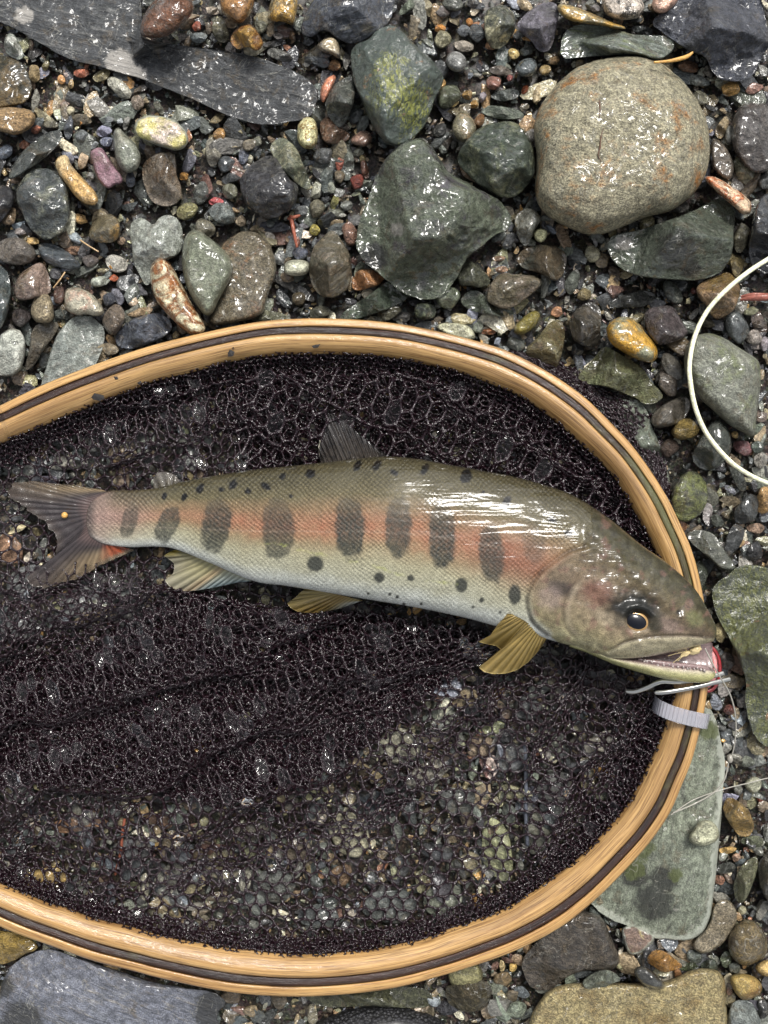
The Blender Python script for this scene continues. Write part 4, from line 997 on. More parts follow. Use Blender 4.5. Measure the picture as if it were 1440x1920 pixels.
HOOP_B, HOOP_T = 9.5, 20.0
def lamination(name, f0, f1, zt0, zt1, zb, mat, label):
    n = len(HO)
    wv = 1 + 0.0
    s = np.r_[0, np.cumsum(np.linalg.norm(np.diff(HO, axis=0), axis=1))] / PXM
    # small hand made unevenness along the strip
    e0 = f0 + (0.010 * noise2(s, s * 0, 0.045, 5, 2) if f0 > 0 else 0.006 * noise2(s, s * 0, .03, 8, 2))
    e1 = f1 + (0.010 * noise2(s, s * 0, 0.045, 5, 2) if f1 < 1 else 0.03 * noise2(s, s * 0, .02, 7, 2))
    e0 = np.broadcast_to(e0, (n,)); e1 = np.broadcast_to(e1, (n,))
    prof = [(0, 0), (0, .85), (.05, .94), (.14, .98), (.3, .994), (.5, 1), (.7, .994), (.86, .98), (.95, .94), (1, .85), (1, 0)]
    V, UV = [], []
    for (t, q) in prof:
        f = e0 + (e1 - e0) * t
        P = HO + (HI - HO) * f[:, None]
        zt = zt0 + (zt1 - zt0) * t
        if f1 == 1:   # the inner strip rolls down to the netting
            zt = zt0 - (zt0 - zt1) * t ** 2.2
        pass
        z = zb + (zt - zb) * q
        V.append(W(P[:, 0], P[:, 1], np.full(n, z / 1000)))
        UV.append(np.stack([s, np.full(n, f.mean() * .016 + (q - 1) * .003)], 1))
    V = np.stack(V, 1).reshape(-1, 3); UV = np.stack(UV, 1).reshape(-1, 2)
    green_refl = np.repeat(np.clip(1 - np.abs(np.arange(n) / n - .36) / .2, 0, 1), len(prof))  # painted green reflection, strongest along one side of the hoop
    o = mesh_obj(name, V, grid_faces(n, len(prof), True, True)[:, ::-1], mat, uv=UV, extra={"algae": green_refl})
    tag(o, label)
    return under_net(o)
lamination("outer_strip", 0.0, 0.231, 19.2, 20.0, HOOP_B, M_WOOD_OUT, "pale bamboo outer strip of the hoop")
lamination("dark_strip", 0.234, 0.434, 19.3, 19.3, HOOP_B + .6, M_WOOD_DARK, "dark brown wet middle strip of the hoop")
lamination("inner_strip", 0.437, 1.0, 20.6, 15.0, HOOP_B, M_WOOD_IN, "honey coloured inner strip of the hoop")

# --- the mesh bag
def netting_material():
    N = NT("wet_netting")
    vec = N.n("ShaderNodeTexCoord").outputs['Object']
    a = N.noise(vec, 900, 3)
    col = N.mix(a, lin((17, 4, 10)), lin((32, 9, 19)))
    cn = N.bump(N.noise(vec, 1300, 1), 0.0007)
    b = N.bsdf(Base_Color=col, Roughness=0.6, Coat_Weight=1.0, Coat_Roughness=0.07, Coat_IOR=1.58, Coat_Normal=cn)
    b.inputs['Specular IOR Level'].default_value = .1
    return N.done(b.outputs[0])
M_NET = netting_material()
def film_material():
    N = NT("water_film")
    vec = N.n("ShaderNodeTexCoord").outputs['Object']
    nrm = N.bump(N.noise(vec, 260, 1), 0.0011)
    fr = N.n("ShaderNodeFresnel"); fr.inputs['IOR'].default_value = 1.33
    N.t.links.new(nrm, fr.inputs['Normal'])
    tr = N.n("ShaderNodeBsdfTransparent")
    gl = N.n("ShaderNodeBsdfGlossy", Roughness=0.03, Normal=nrm)
    mx = N.n("ShaderNodeMixShader")
    N.t.links.new(fr.outputs[0], mx.inputs[0]); N.t.links.new(tr.outputs[0], mx.inputs[1]); N.t.links.new(gl.outputs[0], mx.inputs[2])
    return N.done(mx.outputs[0])
M_FILM = film_material()

NET_V, NET_F, FILM_V, FILM_F = [], [], [], []
_nv = 0; _fv = 0
def hex_lattice(xmin, xmax, ymin, ymax, p):
    """A and B points of a honeycomb, with edges and cells"""
    ni = int((xmax - xmin) / p) + 3; dy = p * math.sqrt(3) / 2; nj = int((ymax - ymin) / dy) + 3
    I, J = np.meshgrid(np.arange(ni), np.arange(nj), indexing='ij')
    X = xmin + (I + 0.5 * (J % 2)) * p; Y = ymin + J * dy
    A = np.stack([X, Y], -1).reshape(-1, 2)
    h = p / math.sqrt(3)
    E = []
    for d in ((0, h), (-p / 2, -h / 2), (p / 2, -h / 2)):
        E.append(np.stack([A, A + np.array(d)], 1))
    # cell centres sit at A + (p/2, h/2) ; corners around
    C = A + np.array([0, -h])
    ang = np.radians(np.arange(6) * 60 + 30)
    H = C[:, None] + h * np.stack([np.cos(ang), np.sin(ang)], -1)[None]
    return np.concatenate(E), H, C
def add_net(mapf, box, p, polys, rad=0.00050, film=0.0, seed=0, keepf=None):
    """mapf(X,Y)->(px,py,zmm); strands kept where they land inside one of the polygons"""
    global _nv, _fv
    E, H, C = hex_lattice(*box, p)
    def M(Q):
        sh = Q.shape[:-1]; q = Q.reshape(-1, 2)
        jx = 0.04 * p * noise2(q[:, 0], q[:, 1], p * 1.9, seed + 3, 2); jy = 0.04 * p * noise2(q[:, 0] + 900, q[:, 1], p * 1.9, seed + 5, 2)
        x, y, z = mapf(q[:, 0] + jx, q[:, 1] + jy)
        return x.reshape(sh), y.reshape(sh), z.reshape(sh)
    x, y, z = M(E)
    mx, my = x.mean(1), y.mean(1)
    k = np.zeros(len(mx), bool)
    for P in polys: k |= in_poly(mx, my, P)
    if keepf is not None: k &= keepf(mx, my)
    E = E[k]
    mid = E.mean(1)
    r = np.random.default_rng(seed)
    pts = []
    for t in (0, .25, .75, 1):
        q = E[:, 0] * (1 - t) + E[:, 1] * t
        xx, yy, zz = M(q)
        pts.append(W(xx, yy, zz / 1000))
    pts = np.stack(pts, 1)                                   # n,4,3
    n = len(pts)
    pts[:, 1:3, 2] += r.normal(0, .00010, (n, 2))
    T = pts[:, 3] - pts[:, 0]; T /= np.linalg.norm(T, axis=1)[:, None] + 1e-9
    Nn = np.cross(T, np.array([0, 0, 1.0])); Nn /= np.linalg.norm(Nn, axis=1)[:, None] + 1e-9
    B = np.cross(Nn, T)
    ns = 5; a = np.linspace(0, 2 * np.pi, ns, endpoint=False)
    ring = np.cos(a)[None, :, None] * Nn[:, None] + np.sin(a)[None, :, None] * B[:, None]     # n,ns,3
    rr = np.array([2.0, .95, .95, 2.0]) * rad * .78
    rv = r.uniform(.92, 1.1, (n, 1)) * rr[None]
    V = pts[:, :, None, :] + rv[:, :, None, None] * ring[:, None]
    V = V.reshape(-1, 3)
    f0 = np.concatenate([grid_faces(4, ns)])
    F = (f0[None] + (np.arange(n) * 4 * ns)[:, None, None]).reshape(-1, 4) + _nv
    NET_V.append(V); NET_F.append(F); _nv += len(V)
    if film > 0:
        cx, cy, cz = M(C)
        k = np.zeros(len(cx), bool)
        for P in polys: k |= in_poly(cx, cy, P)
        if keepf is not None: k &= keepf(cx, cy)
        cl = noise2(cx, cy, 60, seed + 21, 2)
        k &= (cl + r.normal(0, .22, len(cx))) > (0.5 - film)
        Hk = H[k]
        hx, hy, hz = M(Hk)
        P6 = W(hx, hy, hz / 1000)
        c = P6.mean(1)
        P6 = c[:, None] + (P6 - c[:, None]) * .92
        c = c + np.stack([r.normal(0, .00004, len(c)), r.normal(0, .00004, len(c)), r.normal(0, .0004, len(c))], 1)
        m = len(c)
        V = np.concatenate([P6, c[:, None]], 1).reshape(-1, 3)
        q = np.arange(6)
        f = np.stack([q, (q + 1) % 6, np.full(6, 6)], 1)
        F = (f[None] + (np.arange(m) * 7)[:, None, None]).reshape(-1, 3) + _fv
        FILM_V.append(V); FILM_F.append(F); _fv += len(V)

INP = np.vstack([INNER])
def hoop_rise(x, y, zin, ztop, w):
    d = seg_dist(np.stack([x, y], 1), resample(HI, 90))
    t = np.clip(1 - d / w, 0, 1)
    return zin + (ztop - zin) * t ** 1.6
def vis(x, y): return (x > -190)

# ground layer lying on the gravel
def map0(X, Y):
    x = X + 9 * noise2(X, Y, 90, 2, 2) + 5 * noise2(X, Y, 33, 3, 2); y = Y + 9 * noise2(X, Y, 90, 4, 2) + 5 * noise2(X, Y, 33, 5, 2)
    z = 5.6 + 1.3 * noise2(x, y, 70, 6, 3)
    z = hoop_rise(x, y, z, 12.0, 46)
    return x, y, z
add_net(map0, (-230, 1330, 620, 1840), 25, [INP], seed=1, film=0.03, keepf=vis, rad=.00074)

# gathered folds: compressed sheets lying over the ground layer
def fold_map(cx, cy, deg, comp, along, z0, amp, lam, wob, seed):
    t = math.radians(deg); ct, st = math.cos(t), math.sin(t)
    def f(X, Y):
        a = X * along + wob * noise2(X, Y, 120, seed, 3) * 0.6
        ph = 2 * np.pi * Y * comp / lam + 2.2 * noise2(X, Y, 190, seed + 1, 2)
        b = Y * comp + lam * 0.145 * np.sin(ph) + wob * noise2(X, Y, 150, seed + 2, 3)
        z = z0 + amp * (0.5 + 0.5 * np.sin(ph + 0.7)) + 1.6 * noise2(X, Y, 40, seed + 3, 3)
        x = cx + a * ct - b * st; y = cy + a * st + b * ct
        return x, y, z
    return f
BAND = [(-200,1115),(200,1080),(330,1105),(560,1150),(690,1150),(820,1165),(905,1190),(950,1195),(935,1215),(800,1320),(690,1420),(600,1500),(460,1570),(250,1585),(100,1580),(-200,1575)]
DARK1 = [(-200,1240),(150,1225),(330,1110),(560,1150),(690,1150),(905,1190),(930,1205),(790,1310),(680,1405),(540,1480),(400,1510),(250,1475),(-200,1470)]
# a dense crumpled under-layer that hides the stones
add_net(fold_map(420, 1310, -19, .42, .62, 4.5, 2.5, 60, 14, 17), (-1000, 900, -700, 700), 25, [DARK1], seed=17, keepf=vis, rad=.00066)
add_net(fold_map(420, 1310, -26, .50, .50, 4.2, 2.5, 60, 14, 19), (-1150, 1100, -600, 600), 25, [DARK1], seed=19, keepf=vis, rad=.00062)
add_net(fold_map(420, 1310, -12, .42, .52, 3.6, 2.0, 50, 14, 29), (-1150, 1100, -700, 700), 25, [DARK1], seed=29, keepf=vis, rad=.00066)
# the upper sheet with its broad folds sweeping up to the belly
add_net(fold_map(420, 1320, -19, .80, .90, 7.5, 13.0, 150, 12, 11), (-720, 720, -380, 380), 25, [BAND], seed=11, film=.05, keepf=vis, rad=.00062)
add_net(fold_map(640, 1190, -10, .46, .86, 8.0, 7.0, 90, 12, 23), (-420, 420, -260, 260), 25, [[(430,1120),(560,1150),(690,1150),(905,1190),(800,1250),(620,1290),(470,1280),(380,1200)]], seed=23, film=.05, keepf=vis, rad=.0006)
LEFTP = [(-200,1050),(60,1060),(240,1060),(330,1100),(300,1250),(-200,1250)]
add_net(fold_map(120, 1150, 4, .72, .78, 6.0, 2.2, 90, 8, 31), (-520, 420, -200, 200), 25, [LEFTP], seed=31, film=.26, keepf=vis)
RIGHTP = [(880,1235),(1010,1215),(1120,1250),(1262,1320),(1240,1390),(1200,1460),(1130,1550),(1040,1630),(985,1600),(1010,1480),(965,1390),(900,1330)]
add_net(fold_map(1080, 1400, -62, .70, .86, 6.0, 7.0, 120, 12, 37), (-420, 420, -320, 320), 25, [RIGHTP], seed=37, film=.05, rad=.0006)
add_net(fold_map(1130, 1390, -50, .55, .8, 5.0, 5.0, 80, 12, 39), (-360, 360, -260, 260), 25, [[(1010,1225),(1120,1250),(1262,1320),(1240,1390),(1200,1460),(1140,1535),(1120,1440),(1150,1370),(1080,1300)]], seed=39, rad=.0006)
LOWP = [(-200,1560),(120,1600),(420,1580),(640,1490),(760,1400),(900,1290),(930,1350),(800,1480),(640,1600),(420,1660),(150,1690),(-200,1650)]
add_net(fold_map(420, 1560, -17, .78, .86, 5.5, 4.0, 110, 12, 43), (-720, 640, -260, 260), 25, [LOWP], seed=43, film=.05, keepf=vis, rad=.0006)
# upper side: the bag hangs from the hoop and bunches against the fish
UP = [(470,700),(600,692),(760,700),(880,728),(985,778),(1060,832),(1120,890),(1165,950),(1200,1010),(1212,1050),(1150,1010),(1060,945),(960,905),(860,885),(760,870),(600,880),(480,890),(440,800)]
def wall(z_h, z_b, seed, comp, deg, amp=3.5, wob=18):
    g = fold_map(860, 820, deg, comp, .92, 0, amp, 110, wob, seed)
    def f(X, Y):
        x, y, z = g(X, Y)
        d = seg_dist(np.stack([x, y], 1), resample(HI, 90))
        return x, y, z + z_b + (z_h - z_b) * np.clip(1 - d / 190, 0, 1)
    return f
add_net(wall(17, 10, 41, .90, 28, 1.6, 3), (-560, 560, -320, 320), 31, [UP], seed=41, film=.02, rad=.00088)
add_net(wall(7, 3.5, 47, .40, 32), (-560, 560, -660, 660), 25, [UP], seed=47, rad=.00058)
add_net(wall(6, 3, 53, .40, 12), (-560, 560, -660, 660), 25, [UP], seed=53, rad=.00058)
UL = [(-200,850),(60,825),(200,765),(330,716),(480,690),(560,690),(560,880),(480,885),(330,900),(150,870),(-200,870)]
add_net(fold_map(300, 800, -14, .74, .88, 6.4, 5.5, 110, 10, 61), (-560, 420, -220, 220), 25, [UL], seed=61, film=.06, keepf=vis, rad=.0006)
add_net(fold_map(330, 780, -20, .45, .7, 4.2, 3.0, 70, 14, 67), (-420, 420, -300, 300), 25, [[(100,800),(330,716),(480,690),(560,690),(560,870),(480,840),(330,800),(200,830)]], seed=67, keepf=vis, rad=.0006)
# dense bunched edge where the bag is laced to the hoop
hc = np.vstack([HI, HI[:1]]); hl = np.r_[0, np.cumsum(np.linalg.norm(np.diff(hc, axis=0), axis=1))]
cen = INNER.mean(0)
def rim(z1, z2, comp, seed, inward=1):
    def f(X, Y):
        s = (X * comp) % hl[-1]
        bx = np.interp(s, hl, hc[:, 0]); by = np.interp(s, hl, hc[:, 1])
        s2 = (s + 4) % hl[-1]
        tx = np.interp(s2, hl, hc[:, 0]) - bx; ty = np.interp(s2, hl, hc[:, 1]) - by
        L = np.hypot(tx, ty) + 1e-9
        nx, ny = -ty / L, tx / L
        off = Y * .42 + 6 * noise2(X, Y, 46, seed, 3) - 3
        x = bx + nx * off * inward; y = by + ny * off * inward
        z = z1 + (z2 - z1) * np.clip(Y / 70, 0, 1) + 1.5 * noise2(X, Y, 26, seed + 2, 3)
        return x, y, z
    return f
BIG = [(-200, 500), (1500, 500), (1500, 2000), (-200, 2000)]
add_net(rim(15.5, 8, .50, 71), (0, hl[-1] / .5, 0, 36), 24, [BIG], seed=71, rad=.0005)
add_net(rim(14, 6.5, .45, 77), (0, hl[-1] / .45, 0, 44), 23, [BIG], seed=77, rad=.0005)
# the part of the bag that bulges out under the upper side of the hoop
oc = resample(HO, 400)
def outer(X, Y):
    i0, i1 = 0, 0
    s = 960 + X * .55
    x = s; yb = np.interp(x, [960, 1027, 1093, 1143, 1193, 1243, 1262], [662, 697, 742, 790, 845, 918, 955])
    wd = np.interp(x, [960, 1000, 1060, 1110, 1150, 1200, 1235, 1255], [2, 22, 26, 34, 46, 42, 18, 2])
    t = Y / 100
    xx = x + t * wd * .72 + 4 * noise2(X, Y, 40, 81, 2); yy = yb - t * wd * .62 + 4 * noise2(X, Y, 40, 83, 2)
    return xx, yy, 9 - 5 * t + 1.5 * noise2(X, Y, 30, 85, 2)
for sd, pp in ((88, 24), (91, 22)):
    add_net(outer, (0, 540, -30 - (sd - 88), 96), pp, [BIG], seed=sd, rad=.0005)

bag = mesh_obj("net_bag", np.concatenate(NET_V), np.concatenate(NET_F), M_NET)
tag(bag, "dark purple knotless mesh bag, wet and gathered in folds", kind="stuff"); under_net(bag)
films = mesh_obj("water_film", np.concatenate(FILM_V), np.concatenate(FILM_F), M_FILM)
tag(films, "thin films of water caught in the cells of the mesh", kind="stuff"); under_net(films)
print("NET", len(bag.data.polygons), "FILMS", len(films.data.polygons) // 6)

# translucent ribbed band strapped round the hoop
def band_material():
    N = NT("milky_plastic")
    uv = N.n("ShaderNodeUVMap", uv_map="UVMap").outputs[0]
    b = N.bsdf(Base_Color=(0.62, 0.62, 0.68, 1), Roughness=0.25, Coat_Weight=.6, Coat_Roughness=.1, Transmission_Weight=.6, Subsurface_Weight=0.0)
    return N.done(b.outputs[0])
bp = catmull(np.array([(1224,1316,7),(1229,1322,15),(1240,1329,21),(1262,1338,23),(1290,1346,23),(1313,1351,22.6),(1327,1353,19),(1330,1353,8)], float), 120)
rib = 0.35 * np.sign(np.sin(np.linspace(0, 46 * np.pi, 120)))
prof = [(-1, 0), (-1, .8), (-.93, 1.1), (.93, 1.1), (1, .8), (1, 0)]
V = []; 
for (t, q) in prof:
    ox, oy = -3.0 * t, 14.0 * t
    z = bp[:, 2] + q * 1.0 + (rib * .4 if abs(t) < .95 and q > .9 else 0)
    V.append(W(bp[:, 0] + ox, bp[:, 1] + oy, z / 1000))
V = np.stack(V, 1).reshape(-1, 3)
bd = mesh_obj("plastic_band", V, grid_faces(120, len(prof), True), band_material(), uv=np.zeros((len(V), 2)), smooth=False)
tag(bd, "milky ribbed plastic band strapped round the hoop below the trout's mouth"); under_net(bd)
# ------------------------------------------------------------------ the trout
ST = [  # dorsal point, ventral point, half thickness mm, centre height mm
 (163,962,162,982,.3,10.3),(167,948,165,996,.9,10.3),(176,937,172,1008,1.6,10.2),(207,921,200,1021,3.4,10),(250,919,245,1026,4.8,11.5),(300,914,290,1025,5.6,13),(340,903,330,1030,6.4,14),(400,892,395,1056,9,16.5),(480,880,475,1089,12,19.5),(540,874,535,1098,14,21.5),
 (600,868,592,1107,15.5,23),(660,861,650,1117,16.8,24.2),(720,856,705,1126,17.8,25),(780,860,765,1136,18.2,25.4),(840,871,822,1147,18.4,25.7),(900,882,880,1160,18.2,26),(960,893,930,1174,17.8,26.5),(1020,909,980,1187,17.2,27.2),
 (1076,930,1025,1198,16.8,28.5),(1140,971,1070,1211,16.2,30),(1200,1020,1108,1225,15,31.5),(1252,1057,1150,1234,13.5,32.5),(1297,1099,1210,1231,11.2,33),(1324,1140,1268,1219,8,33),(1340,1172,1312,1209,4.6,32.5),(1343,1190,1335,1203,1.2,32)]
ST = np.array(ST, float)
NS, NA = 560, 170
SS = catmull(ST, NS)
t_top = np.linspace(0, 1, 122) ; t_bot = np.linspace(0, 1, NA - 122 + 2)[1:-1]
phi = np.concatenate([np.pi * t_top, np.pi + np.pi * t_bot])
cphi, sphi = np.cos(phi), np.sin(phi)
D, Vv = SS[:, :2], SS[:, 2:4]
Cc = (D + Vv) / 2; Aa = (Vv - D) / 2
T_ = SS[:, 4]; Zc = SS[:, 5]
PXX = Cc[:, 0:1] - Aa[:, 0:1] * cphi[None]; PYY = Cc[:, 1:2] - Aa[:, 1:2] * cphi[None]
# nose to tail coordinate and back to belly coordinate
TT = (1 - cphi[None] * np.ones((NS, 1))) / 2
bulge = np.sign(sphi) * np.abs(sphi) ** 0.86
ZZ = Zc[:, None] + T_[:, None] * bulge[None]
zn = np.repeat(Zc[:, None], NA, 1)

# the same skin as it meets the eye from straight above: used to place its markings and relief
_k = (CAM_H - Zc[:, None] / 1000) / (CAM_H - (Zc[:, None] + T_[:, None] * np.maximum(bulge[None], 0)) / 1000)
PXX0, PYY0 = PXX, PYY
PXX = 720 + (PXX0 - 720) * _k; PYY = 960 + (PYY0 - 960) * _k
# facial relief, in millimetres, drawn on the fish's own side view
side = np.maximum(sphi, 0)[None] * np.ones((NS, 1))
def dline(poly):
    return seg_dist(np.stack([PXX.ravel(), PYY.ravel()], 1), poly, False).reshape(PXX.shape)
def sdline(poly):
    """signed distance, positive on the right of the travelling direction in image space"""
    P = np.stack([PXX.ravel(), PYY.ravel()], 1); poly = np.asarray(poly, float)
    best = np.full(len(P), 1e9); sg = np.zeros(len(P))
    for a, b in zip(poly[:-1], poly[1:]):
        ab = b - a; t = np.clip(((P - a) @ ab) / (ab @ ab), 0, 1); q = P - a - t[:, None] * ab
        d = np.hypot(q[:, 0], q[:, 1]); s = ab[0] * q[:, 1] - ab[1] * q[:, 0]
        m = d < best; best[m] = d[m]; sg[m] = np.sign(s[m])
    return (best * sg).reshape(PXX.shape)
OPER = catmull(np.array([(1100,1027),(1070,1036),(1042,1053),(1012,1078),(993,1110),(990,1135),(1000,1165),(1027,1189)], float), 60)
PREOP = catmull(np.array([(1085,1085),(1066,1110),(1056,1140),(1058,1170),(1075,1195)], float), 40)
MAX_T = catmull(np.array([(1142,1222),(1165,1207),(1200,1197),(1240,1193),(1280,1192),(1315,1194)], float), 60)
CROWN = catmull(np.array([(1085,985),(1130,1015),(1175,1062),(1220,1105),(1270,1150),(1315,1178)], float), 60)
dop = sdline(OPER)          # head side is to the left when walking from the top downwards
sgn = -1.0 if dop[np.unravel_index(np.argmin((PXX - 1110) ** 2 + (PYY - 1110) ** 2), PXX.shape)] < 0 else 1.0
dop = dop * sgn
near = np.exp(-(np.maximum(-dop, 0) / 26) ** 2)
relief = 1.0 * sstep(-2.5, 3, dop) * np.exp(-np.maximum(dop, 0) / 60) - 0.5 * np.exp(-((dop + 3) / 4) ** 2)
relief += -0.5 * np.exp(-(dline(PREOP) / 4.5) ** 2) * (dop > 0)
dm = dline(MAX_T)
relief += -0.55 * np.exp(-(dm / 3.2) ** 2) + 0.35 * np.exp(-((dm - 8) / 7) ** 2) * (PYY > np.interp(PXX, MAX_T[:, 0], MAX_T[:, 1])) * (PXX > 1140)
ex, ey = PXX - 1196, PYY - 1164
ca, sa = math.cos(.35), math.sin(.35)
eu, ev = ex * ca + ey * sa, -ex * sa + ey * ca
de = np.sqrt((eu / 27) ** 2 + (ev / 22) ** 2)
relief += 1.3 * np.exp(-((de - 1.25) / .38) ** 2) * sstep(30, -15, ey) - 1.6 * np.exp(-(de / .85) ** 4)
relief += 0.8 * np.exp(-(dline(CROWN) / 13) ** 2) * sstep(1085, 1130, PXX)
relief += -0.5 * np.exp(-(np.hypot(PXX - 1272, PYY - 1148) / 5) ** 2)
headm = sstep(1000, 1060, PXX + (PYY - 1060) * .1)
lump = noise2(PXX, PYY, 34, 201, 3) * .5 + noise2(PXX, PYY, 12, 202, 2) * .16
relief += lump * sstep(1040, 1120, PXX)
relief += 0.16 * noise2(PXX * .25, PYY, 16, 203, 3) * (1 - headm)
ZZ = ZZ + relief * np.where(PXX > 990, 1.5, 1.0) * side ** 0.5
body_v = W(PXX0, PYY0, ZZ / 1000)
# keep the outline where it belongs whatever the height of the point
body_v[..., :2] = W(PXX0, PYY0, zn / 1000)[..., :2]

# ---------- skin colour on the fish's own side view
def paint(px, py, t):
    L = lambda *c: lin(np.array(c, float))
    sh = px.shape
    stops = [(0.0, L(66, 60, 38)), (.14, L(84, 78, 50)), (.26, L(104, 95, 62)), (.36, L(136, 110, 74)), (.47, L(162, 118, 84)), (.54, L(164, 124, 86)), (.62, L(158, 142, 104)), (.72, L(172, 167, 134)), (.84, L(182, 182, 158)), (.93, L(206, 212, 204)), (1.0, L(224, 230, 228))]
    tx = np.array([s[0] for s in stops]); tc = np.stack([s[1] for s in stops])
    tj = t + .025 * noise2(px, py, 40, 301, 3)
    col = np.stack([np.interp(tj, tx, tc[:, k]) for k in range(3)], -1)
    def blend(col, m, c): return col + (np.asarray(c) - col) * m[..., None]
    # the red band runs redder towards the gill, pinker at the tail
    band = np.exp(-((tj - .50) / .10) ** 2)
    col = blend(col, band * sstep(330, 480, px) * sstep(1010, 940, px) * (.42 + .4 * noise2(px, py, 22, 302, 3)), L(168, 98, 62))
    col = blend(col, np.exp(-((tj - .57) / .13) ** 2) * sstep(820, 960, px) * sstep(1060, 1000, px) * .75, L(138, 78, 54))
    col = blend(col, sstep(330, 215, px) * np.exp(-((t - .5) / .3) ** 2) * .8, L(160, 128, 118))
    col = blend(col, sstep(225, 185, px) * .6, L(158, 130, 122)); col = blend(col, sstep(186, 166, px) * .9, L(92, 80, 78))
    # parr marks
    parr = [(243,975,15,34,-16,.8),(313,985,20,37,-24,.9),(405,985,27,52,-9,.95),(521,990,31,57,2,.85),(656,990,28,60,2,1),(747,988,25,57,-2,.95),(829,1003,26,64,0,1),(922,1040,24,56,4,.9),(1000,1010,22,46,8,.45),(1012,1003,14,30,10,.2)]
    for (cx, cy, rx, ry, an, al) in parr:
        a = math.radians(an); dx, dy = px - cx, py - cy
        u = dx * math.cos(a) - dy * math.sin(a); v = dx * math.sin(a) + dy * math.cos(a)
        d = (np.abs(u / rx) ** 2.3 + np.abs(v / ry) ** 2.6) ** (1 / 2.4) + .13 * noise2(px, py, 15, 310, 4)
        m = sstep(1.10, .84, d)
        # washed out towards the back
        m = m * (0.55 + .45 * sstep(.27, .45, t))
        col = blend(col, m * al * np.clip(.86 + .25 * noise2(px, py, 5, 313, 2), 0, 1), L(60, 64, 58))
    spots = [(591,1057,16,15,0),(711,1083,10.5,10,0),(770,1084,7,6,0),(865,1097,12,14,0),(965,1115,12,19,10),(731,1114,4,3.5,0),(745,1119,4,3.5,0),(903,1125,5,5,0),(886,1138,3,3,0),(790,1132,3,3,0),(757,1133,3,3,0),(690,1113,3,2.5,0),(1020,1150,4,4,0),(938,1148,3,3,0)]
    back = [(582,888,7,8),(498,912,8,5),(670,873,5,9),(707,872,5,9),(739,886,7,4),(796,880,5,10),(874,893,8,11),(950,940,6,10),(375,917,5,8),(437,908,5,8),(415,918,4,5),(465,921,4,5),(345,932,4,6),(308,930,4,6),(530,893,4,6),(545,930,3,3),(1035,975,7,5),(1066,1000,6,5),(905,925,3,4)]
    for (cx, cy, rx, ry, an) in spots:
        d = np.hypot((px - cx) / rx, (py - cy) / ry) + .08 * noise2(px, py, 6, 311, 2)
        col = blend(col, sstep(1.15, .8, d) * .93, L(56, 60, 56))
    for (cx, cy, rx, ry) in back:
        dx, dy = px - cx, py - cy
        u = dx * .85 + dy * .5; v = -dx * .5 + dy * .85
        d = np.hypot(u / (rx * 1.3), v / (ry * 1.25)) + .25 * noise2(px, py, 6, 312, 2)
        col = blend(col, sstep(1.15, .8, d), L(12, 11, 9))
    # lateral line
    ly = np.interp(px, [190,480,700,790,900,1010], [985,996,997,1002,1018,1047])
    col = blend(col, np.exp(-((py - ly) / 1.6) ** 2) * .30 * sstep(1015, 1000, px) * (.6 + .5 * noise2(px, py, 3, 320, 1)), L(200, 180, 160))
    # yellow scuffs on the flank
    yl = np.interp(px, [470,520,560,690,770,870,880], [1020,1018,1030,1058,1084,1098,1098])
    col = blend(col, np.exp(-((py - yl - 3 * noise2(px, py, 9, 321, 2)) / 2.0) ** 2) * sstep(470, 500, px) * sstep(885, 865, px) * np.clip(.2 + noise2(px, py, 18, 322, 2), 0, 1) * .6, L(186, 196, 70))
    # head
    P = np.stack([px.ravel(), py.ravel()], 1)
    hm = sstep(-6, 14, dop_at(px, py))
    hs = [(0.0, L(62, 58, 38)), (.18, L(74, 70, 44)), (.34, L(104, 90, 62)), (.52, L(130, 110, 86)), (.7, L(142, 124, 96)), (.85, L(150, 138, 98)), (1.0, L(162, 158, 116))]
    hx = np.array([s[0] for s in hs]); hc_ = np.stack([s[1] for s in hs])
    th = t + .05 * noise2(px, py, 30, 330, 3)
    hcol = np.stack([np.interp(th, hx, hc_[:, k]) for k in range(3)], -1)
    hcol = hcol * (1 + .42 * noise2(px, py, 15, 331, 4))[..., None]
    hcol = blend(hcol, sstep(.25, .6, noise2(px, py, 22, 337, 3)) * .45, L(134, 92, 82)); hcol = blend(hcol, sstep(.42, .6, noise2(px, py, 5, 338, 2)) * .5 * sstep(.75, .4, t), L(46, 40, 28))
    def blob(h, cx, cy, rx, ry, an, c, al):
        a = math.radians(an); dx, dy = px - cx, py - cy
        u = dx * math.cos(a) + dy * math.sin(a); v = -dx * math.sin(a) + dy * math.cos(a)
        d = np.hypot(u / rx, v / ry) + .18 * noise2(px, py, 13, 333, 2)
        return blend(h, sstep(1.25, .45, d) * al, c)
    hcol = blob(hcol, 1052, 1103, 30, 17, 20, L(66, 58, 56), .85)
    hcol = blob(hcol, 1120, 1112, 34, 26, 20, L(128, 80, 66), .7)
    hcol = blob(hcol, 1030, 1120, 26, 26, 0, L(168, 146, 138), .5)
    hcol = blob(hcol, 1150, 1160, 40, 14, 10, L(176, 160, 132), .6)
    hcol = blob(hcol, 1250, 1172, 34, 16, 20, L(140, 118, 112), .6)
    hcol = blob(hcol, 1190, 1140, 58, 36, 14, L(20, 22, 14), 1.0)
    hcol = blob(hcol, 1155, 1140, 13, 9, 0, L(36, 36, 34), .8)
    hcol = blob(hcol, 1228, 1172, 15, 20, 0, L(60, 60, 40), .7)
    hcol = blob(hcol, 1272, 1148, 6, 6, 0, L(30, 26, 22), .9)
    hcol = blob(hcol, 1300, 1160, 20, 16, 30, L(110, 118, 62), .6)
    mt = np.interp(px, MAX_T[:, 0], MAX_T[:, 1])
    hcol = blend(hcol, sstep(-3, 5, py - mt) * sstep(1120, 1150, px) * .75, L(172, 164, 132))
